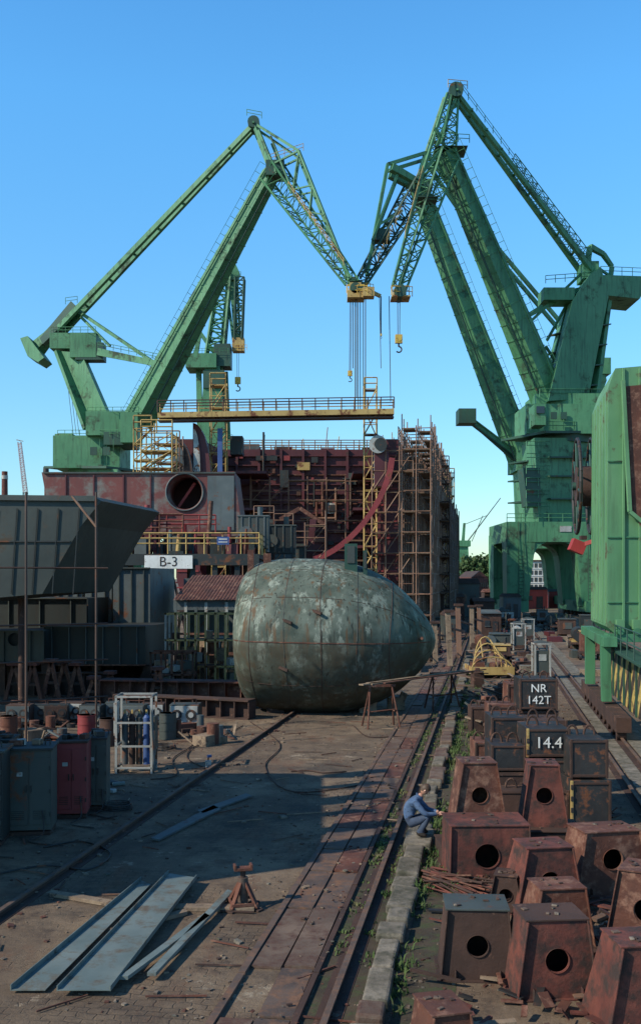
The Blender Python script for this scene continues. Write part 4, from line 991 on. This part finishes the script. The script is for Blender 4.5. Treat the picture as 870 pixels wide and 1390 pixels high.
for dy in(-1.4,1.4): A.bm(606,130,572,240,2.8,dy=dy*.6,dy2=dy); A.bm(572,240,534,385,2.8,dy=dy,dy2=dy*.6); A.bm(600,205,572,240,3,dy=dy); A.bm(620,130,590,205,3,dy=dy*.6,dy2=dy); A.bm(588,180,602,205,3,dy=dy)
A.b.tube(A.q(617,128,-1.6),A.q(617,128,1.6),1.0,greenD,n=14); A.rl(606,126,632,128,1.1,-1.5,yelB); A.bx(590,200,630,212,4,greenD); A.rl(588,200,634,202,1.1,-2)
A.bx(566,268,592,276,3,greenD); A.rl(560,262,590,266,1,-1.5)
A.rl(572,242,548,330,.9,-2,yelB); 
yhead(A,534,393,550,404)
hook(A.b,A.q(541,462),A.q(541,404),s_=.85); 
A.b.obj('harbour_crane')
Bc=Crane(187,.06,739); portal(Bc,722,0,100,15,S(0,725,187).z)
Bc.poly([(706,725),(765,725),(768,640),(702,640)],9); Bc.bx(698,640,775,606,9); Bc.rl(696,606,776,606,1.1,-4.6)
Bc.poly([(745,606),(785,606),(818,520),(812,490),(798,498),(770,560)],5); Bc.bx(796,488,822,512,5)
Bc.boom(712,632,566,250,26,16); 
Bc.boom(700,618,640,572,7,6,0); Bc.bx(621,556,643,577,4,dy=0,m=greenD); Bc.bm(643,575,700,625,5,m=greenD)
for dy in(-1.6,1.6): Bc.bm(812,505,632,292,5,4,4,4,dy=dy); Bc.bm(632,292,577,212,4,4,4,4,dy=dy)
Bc.b.truss(Bc.q(566,255),Bc.q(490,384),3.8,3.2,1.8,1.5,12,.2,greenD,rd=.11)
for dy in(-1.5,1.5): 
    Bc.bm(577,212,525,228,4,dy=dy); Bc.bm(525,228,498,372,3.5,dy=dy,dy2=dy*.6); Bc.bm(577,212,566,250,5,dy=dy); Bc.bm(530,232,566,252,9,7,dy=dy); Bc.bm(540,237,512,310,3,dy=dy); Bc.bm(512,310,545,290,3,dy=dy); Bc.bm(512,310,505,330,3,dy=dy)
Bc.bx(508,312,528,330,2.5,greenD); Bc.bx(558,246,585,262,4,greenD)
Bc.bx(472,378,486,386,3,greenD)
for k in range(5):
    Bc.rl(512+k*12,362-k*25,520+k*12,345-k*25,1.2,-2,yelB)
yhead(Bc,480,386,498,397); Bc.bm(480,385,516,402,4,4,m=yelB)
for u,v in((486,560),(489,562),(493,560),(530,545),(517,500)): Bc.b.pole(Bc.q(u if u<510 else u-2,402),Bc.q(u,v),.07,ropeM)
hook(Bc.b,Bc.q(517,455),Bc.q(517,402),s_=.3)
Bc.b.obj('harbour_crane')
C_=Crane(185,-.1,150); portal(C_,132,0,110,15,S(0,715,185).z)
C_.poly([(108,715),(160,715),(166,640),(100,640)],8); C_.bx(89,600,165,636,10); C_.rl(88,598,168,598,1.2,-5); C_.bm(86,637,170,637,3,3,70,70,m=greenD)
C_.bx(88,596,108,604,6,greenL,dy=-3)
for k in range(4): C_.bx(98+k*17,612,106+k*17,622,.2,greenD,dy=-5.1)
for k in range(9): C_.bm(90+k*9,601,90+k*9,635,.6,.6,.6,dy=-5.05)
C_.bx(128,566,180,592,8); C_.bx(172,566,192,604,5,dy=-2); C_.rl(126,566,194,566,1.1,-4); C_.bx(150,592,182,606,8,greenD)
C_.poly([(86,480),(114,482),(153,572),(128,590)],4.2); C_.bm(92,480,136,585,5,5,46,60)
C_.bx(75,458,104,474,4.5); C_.bx(102,458,132,486,4.5); C_.rl(74,456,134,456,1.1,-2.3); C_.bx(108,470,140,488,3,greenD)
C_.poly([(34,464),(44,461),(66,490),(58,496),(44,488)],6); C_.poly([(58,462),(100,412),(106,418),(84,448),(62,470)],3.6,m=greenD)
C_.bm(50,475,66,458,16,12,20); C_.bm(66,458,100,418,12,7,14)
C_.rl(92,416,108,414,1.2,-1.5)
C_.bm(136,478,235,498,10,7); C_.rl(136,474,232,494,1,-1.5)
C_.bm(100,418,212,494,4); C_.bm(110,430,150,470,3)
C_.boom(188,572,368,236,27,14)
for dy in(-1.5,1.5): C_.bm(84,448,345,172,7,6,5,4,dy=dy*1.2,dy2=dy*.5)
for k in range(9): 
    t=k/8; u=84+261*t; v=448-276*t; C_.b.beam(C_.q(u,v,-1.8),C_.q(u,v,1.8),.3,.3,green)
C_.b.truss(C_.q(370,234),C_.q(478,384),3.2,3.2,1.7,1.4,13,.17,green,rd=.09)
for dy in(-1.4,1.4):
    C_.bm(345,170,406,210,2.8,dy=dy*.6,dy2=dy); C_.bm(406,210,474,378,2.6,dy=dy,dy2=dy*.6); C_.bm(345,170,370,234,4.5,dy=dy*.6,dy2=dy); C_.bm(352,182,376,240,2.5,dy=dy)
    C_.bm(368,190,395,258,1.8,dy=dy); C_.bm(370,228,406,210,2,dy=dy); C_.bm(406,210,398,262,1.8,dy=dy); C_.bm(398,262,424,256,1.6,dy=dy); C_.bm(424,256,420,292,1.6,dy=dy); C_.bm(420,292,440,296,1.6,dy=dy)
C_.bx(362,226,386,238,3,greenD); C_.rl(362,226,412,210,1.1,-1.5,yelB); C_.b.tube(C_.q(345,170,-1.5),C_.q(345,170,1.5),.95,greenD,n=14); C_.rl(336,162,356,166,1,-1.4)
C_.rl(392,262,466,366,1.,-2,yelB,.06)
yhead(C_,474,388,490,401); C_.bx(492,394,508,402,2,yelB)
for u,v in((482,560),(484,540),(496,565),(479,500)): C_.b.pole(C_.q(u,402),C_.q(u,v),.07,ropeM)
hook(C_.b,C_.q(475,508),C_.q(476,402),s_=.6)
for k in range(3): C_.b.pole(C_.q(88+k*3,480),C_.q(100+k*4,590),.06,ropeM)
C_.b.obj('harbour_crane')
D_=Crane(260,0,300); portal(D_,292,0,70,14,S(0,735,260).z,legw=3.2)
D_.poly([(276,735),(310,735),(310,640),(274,640)],8); D_.bx(268,600,316,640,9); D_.rl(266,600,318,600,1.2,-4.6)
D_.poly([(272,600),(308,600),(300,500),(280,500)],6); D_.bx(255,484,296,503,8); D_.rl(254,484,312,484,1.2,-4); D_.bx(292,470,314,500,6,greenD); D_.bx(278,506,306,530,7,greenD)
D_.bm(272,600,270,500,7,7); D_.bm(310,600,306,505,7,7)
D_.bm(266,482,272,450,6,5); D_.bm(272,452,292,480,5,5)
D_.b.truss(D_.q(290,500),D_.q(306,372),4.5,4.5,3,3,10,.35,green,rd=.2)
D_.bm(300,490,313,366,7,7); D_.bm(322,470,313,356,6,7); D_.bm(318,468,306,380,4,3); D_.bm(326,460,322,380,3,3)
D_.poly([(302,372),(314,347),(326,372),(322,382),(306,382)],3); D_.rl(300,378,328,378,1.1,-2)
D_.b.truss(D_.q(326,378),D_.q(324,462),3,2.2,3,1.8,8,.25,greenD,rd=.15)
D_.bx(316,460,332,478,3,yelB); D_.rl(312,478,336,478,1.4,-2,yellow); hook(D_.b,D_.q(323,518),D_.q(323,474),s_=1.3)
D_.b.obj('harbour_crane')

# ---------------- far background
b=B(); d=420; a=S(700,762,d);c=S(830,762,d)
b.box(((a.x+c.x)/2,d+8,a.z/2),c.x-a.x,16,a.z,build)
for r in range(4):
    for k in range(22):
        x=a.x+1+k*(c.x-a.x-2)/21; b.box((x,d-.05,a.z*(.16+.235*r)),1.15,.2,1.7,glass)
    b.box(((a.x+c.x)/2,d-.1,a.z*(.06+.235*r)),c.x-a.x,.25,.25,white)
b.box(((a.x+c.x)/2,d+8,a.z+.3),c.x-a.x+1,17,.6,rustD); b.obj('office_building')
for u0,u1,vt,d,m_ in((560,610,776,380,maroon),(-300,40,770,520,rustR),(640,662,778,300,rustR),(850,1100,750,350,build)):
    b=B(); a=S(u0,vt,d);c=S(u1,vt,d); w_=c.x-a.x; x=(a.x+c.x)/2; b.box((x,d+15,a.z*.42),w_,30,a.z*.84,m_)
    b.prism([V((a.x,d,a.z*.82)),V((c.x,d,a.z*.82)),V((x,d,a.z*1.1))],V((0,30,0)),m_,rustD)
    for k in range(8): b.box((a.x+w_*(k+.5)/8,d-.1,a.z*.5),w_*.06,.3,a.z*.2,glass)
    b.obj('warehouse')
b=B()
def crown(c,rx,rz_,n):
    for i in range(n):
        while 1:
            v=V((R(-1,1),R(-1,1),R(-1,1)))
            if v.length<1: break
        v*= (.75+.35*math.sin(v.x*5+c.x)*math.cos(v.z*6))
        p=c+V((v.x*rx,v.y*rx,v.z*rz_)); s_=R(.35,.9); t=V((R(-1,1),R(-1,1),R(-1,1))).normalized(); u_=t.orthogonal().normalized(); w2=t.cross(u_)
        b.add([p-u_*s_,p+w2*s_*.7,p+u_*s_,p-w2*s_],[(0,1,2,3)],leafM)
for i in range(26):
    u=R(632,700) if i%2 else R(700,900); d=R(430,520) if u>700 else R(330,420); hh=R(8,14)*(1.05 if u<700 else .95); x=S(u,0,d).x; b.tube((x,d,0),(x,d,hh*.6),.5,rustD,.25,6)
    for k in range(4): b.tube((x,d,hh*.4),(x+R(-3,3),d+R(-2,2),hh*.8),.2,rustD,.08,4)
    crown(V((x,d,hh*.68)),R(4,6.5),hh*.38,420)
for i in range(16):
    u=R(765,800); d=R(250,300); hh=R(8,12); x=S(u,0,d).x; b.tube((x,d,0),(x,d,hh*.6),.4,rustD,.2,6); crown(V((x,d,hh*.6)),R(2.5,4),hh*.4,260)
b.obj('distant_trees')
D2=Crane(500,0,630); D2.poly([(618,782),(636,782),(634,742),(620,742)],6); D2.bx(615,742,637,734,8); D2.bm(628,736,630,710,4,3); D2.bm(632,738,679,676,1.6,1.0,m=greyb); D2.bm(630,712,660,700,.8,m=greyb); D2.bm(640,735,655,700,.9,m=greyb)
for u in(618,636): D2.bm(u,780,u,798,4,5)
D2.b.obj('harbour_crane')
b=B(); pale=paint('faded_red_white',(.42,.22,.2),(.5,.34,.32),th=.8)
a=S(35,668,300); b.truss(a,S(27,600,300),1.1,1.1,.9,.9,22,.07,pale)
b.truss(V((a.x,300,0)),a,1.3,1.3,1.1,1.1,10,.1,greyb); b.beam(S(23,597,300),S(32,599,300),.3,.25,offw); b.obj('lattice_mast')
b=B(); a=S(7,640,400); b.tube((a.x,400,0),a,1.5,rustR,1.1,16); b.tube(a-Z*3,a-Z*1.5,1.25,offw,1.2,16); b.obj('chimney')
b=B(); a=S(63,634,300); b.tube((a.x,300,0),a,.5,rustR,.5,10); b.tube(a-Z*2,a,.9,black,.8,10); b.obj('chimney')

# ---------------- WORKER
def worker(org,rz,s0=.97):
    par=bpy.data.objects.new('shipyard_worker',None); sc.collection.objects.link(par); par.location=org; par.rotation_euler=(0,0,rz); par.scale=(s0,)*3
    def skinmesh(name,J,E,matf):
        me=bpy.data.meshes.new(name); me.from_pydata([j[0] for j in J],E,[]); ob=bpy.data.objects.new(name,me); sc.collection.objects.link(ob)
        md=ob.modifiers.new('s','SKIN'); sv=me.skin_vertices[0].data
        for i,j in enumerate(J): sv[i].radius=(j[1],j[1] if len(j)<3 else j[2])
        sv[0].use_root=True
        ss=ob.modifiers.new('u','SUBSURF'); ss.levels=2; ss.render_levels=2
        bpy.context.view_layer.update(); dg=bpy.context.evaluated_depsgraph_get(); m2=bpy.data.meshes.new_from_object(ob.evaluated_get(dg)); 
        bpy.data.objects.remove(ob); m2.materials.clear()
        ms=[]; 
        for p in m2.polygons:
            best=None
            for k,(i0,i1) in enumerate(E):
                a=V(J[i0][0]);c=V(J[i1][0]);t=max(0,min(1,(p.center-a).dot(c-a)/(c-a).length_squared)); dd=(a.lerp(c,t)-p.center).length
                if best is None or dd<best[0]: best=(dd,k)
            m_=matf(best[1])
            if m_ not in ms: ms.append(m_); m2.materials.append(m_)
            p.material_index=ms.index(m_); p.use_smooth=True
        o2=bpy.data.objects.new(name,m2); sc.collection.objects.link(o2); o2.parent=par; return o2
    J=[((-.14,0,.30),.15),((-.17,0,.46),.145),((-.10,0,.62),.165),((.0,0,.74),.13),((.09,0,.83),.06),((.13,0,.88),.055)]
    E=[(0,1),(1,2),(2,3),(3,4),(4,5)]; mk=['j','j','j','j','s']
    def add(j,pr,m_): J.append(j); E.append((pr,len(J)-1)); mk.append(m_); return len(J)-1
    for s_ in(-1,1):
        h=add(((-.08,s_*.11,.28),.11),0,'t'); k=add(((.29,s_*.17,.44),.075),h,'t'); k2=add(((.17,s_*.16,.24),.068),k,'t'); a=add(((.07,s_*.15,.09),.05),k2,'t'); hb=add(((.03,s_*.15,.05),.05),a,'b'); f=add(((.24,s_*.17,.035),.04),a,'b')
        sh=add(((.0,s_*.19,.72),.085),3,'j'); e=add(((.22,s_*.24,.50),.058),sh,'j'); w_=add(((.43,s_*.12,.49),.042),e,'j'); add(((.47,s_*.10,.49),.028),w_,'s')
    skinmesh('body',J,E,lambda k:{'j':denim,'t':trou,'s':skin,'b':boot}[mk[k]])
    for s_ in(-1,1):
        J=[((.465,s_*.10,.49),.028,.02),((.52,s_*.09,.485),.036,.02)];E=[(0,1)]
        for f in range(4):
            y=s_*.09+(-.033+.022*f); ln=(.062,.072,.068,.05)[f]
            J+= [((.545,y,.488),.011),((.545+ln*.6,y,.478),.010),((.545+ln*.85,y*.97,.450),.009)]; i=len(J)-3; E+=[(1,i),(i,i+1),(i+1,i+2)]
        J+= [((.50,s_*.055,.475),.012),((.54,s_*.035,.458),.010)]; i=len(J)-2; E+=[(0,i),(i,i+1)]
        skinmesh('hand',J,E,lambda k:skin)
    b=B(); hc=V((.20,0,.965)); n=20; m=14; vs=[];M=Matrix.Rotation(.55,3,'Y')
    for i in range(m+1):
        ph=math.pi*i/m; z=math.cos(ph)
        for j in range(n):
            th=2*math.pi*j/n; r=math.sin(ph); x=r*math.cos(th)*.098; y=r*math.sin(th)*.076; zz=z*.118
            if zz<-.02: x+= -.01; y*=(1+zz*2.2); x*=(1+zz*.9)
            if x>.05 and abs(zz)<.05: x-=.008*math.cos(y*20)
            vs.append(hc+M@V((x,y,zz)))
    b.add(vs,[(i*n+j,(i+1)*n+j,(i+1)*n+(j+1)%n,i*n+(j+1)%n) for i in range(m) for j in range(n)],skin,True)
    T=lambda x,y,z:hc+M@V((x,y,z))
    b.add([T(.085,-.014,-.03),T(.085,.014,-.03),T(.118,0,-.03),T(.088,0,.02)],[(0,1,2),(0,2,3),(1,3,2)],skin)
    for s_ in(-1,1):
        b.tube(T(-.0,s_*.07,-.01),T(-.012,s_*.088,-.005),.028,skin,.022,8); b.tube(T(.083,s_*.032,.008),T(.0905,s_*.032,.008),.011,white,n=8); b.tube(T(.09,s_*.032,.008),T(.093,s_*.032,.008),.006,black,n=6); b.box(T(.093,s_*.032,.03),.008,.034,.007,hairM,ry=.55)
    b.box(T(.083,0,-.062),.012,.045,.01,rustR,ry=.55)
    vs=[]
    for i in range(9):
        ph=math.pi*.62*i/8
        for j in range(n):
            th=2*math.pi*j/n; back=.5-.5*math.cos(th); p2=ph*(.62+.5*back); r=math.sin(p2); k=1.08+.03*math.sin(j*5+i*3)
            vs.append(T(r*math.cos(th)*.098*k-.006,r*math.sin(th)*.078*k,math.cos(p2)*.118*k+.004))
    b.add(vs,[(i*n+j,(i+1)*n+j,(i+1)*n+(j+1)%n,i*n+(j+1)%n) for i in range(8) for j in range(n)],hairM,True)
    o=b.obj('head',origin=(0,0,0)); o.parent=par
    b=B(); b.tube((.5,-.02,.47),(.66,.03,.40),.014,black); b.tube((.5,-.14,.47),(.53,.14,.475),.016,rust); b.box((.67,.03,.39),.05,.03,.03,rust); o=b.obj('hand_tool',origin=(0,0,0)); o.parent=par
    b=B(); 
    for k in range(14):
        a0=2*math.pi*k/14;a1=2*math.pi*(k+1)/14; c0=V((.07,0,.825)); M2=Matrix.Rotation(.6,3,'Y'); b.beam(c0+M2@V((math.cos(a0)*.075,math.sin(a0)*.075,0)),c0+M2@V((math.cos(a1)*.075,math.sin(a1)*.075,0)),.018,.05,denim)
    o=b.obj('collar',origin=(0,0,0)); o.parent=par
p=L(-1.50,20.9,.19)
b=B(); b.box(L(-1.44,20.9,.095),.54,1.3,.19,conc,rz=RA); b.obj('kerb_slab',bevel=.03)
worker(p,-.2)
b=B(); q0=p+V((.66,-.12,-.19)); b.box(q0+Z*.26,.22,.6,.52,rustD,rz=RA); b.box(q0+V((0,0,.535)),.28,.7,.03,rustR,rz=RA); b.tube(q0+V((-.02,-.2,.57)),q0+V((.05,.25,.58)),.02,rust); b.obj('steel_workpiece',bevel=.01)
print('done')
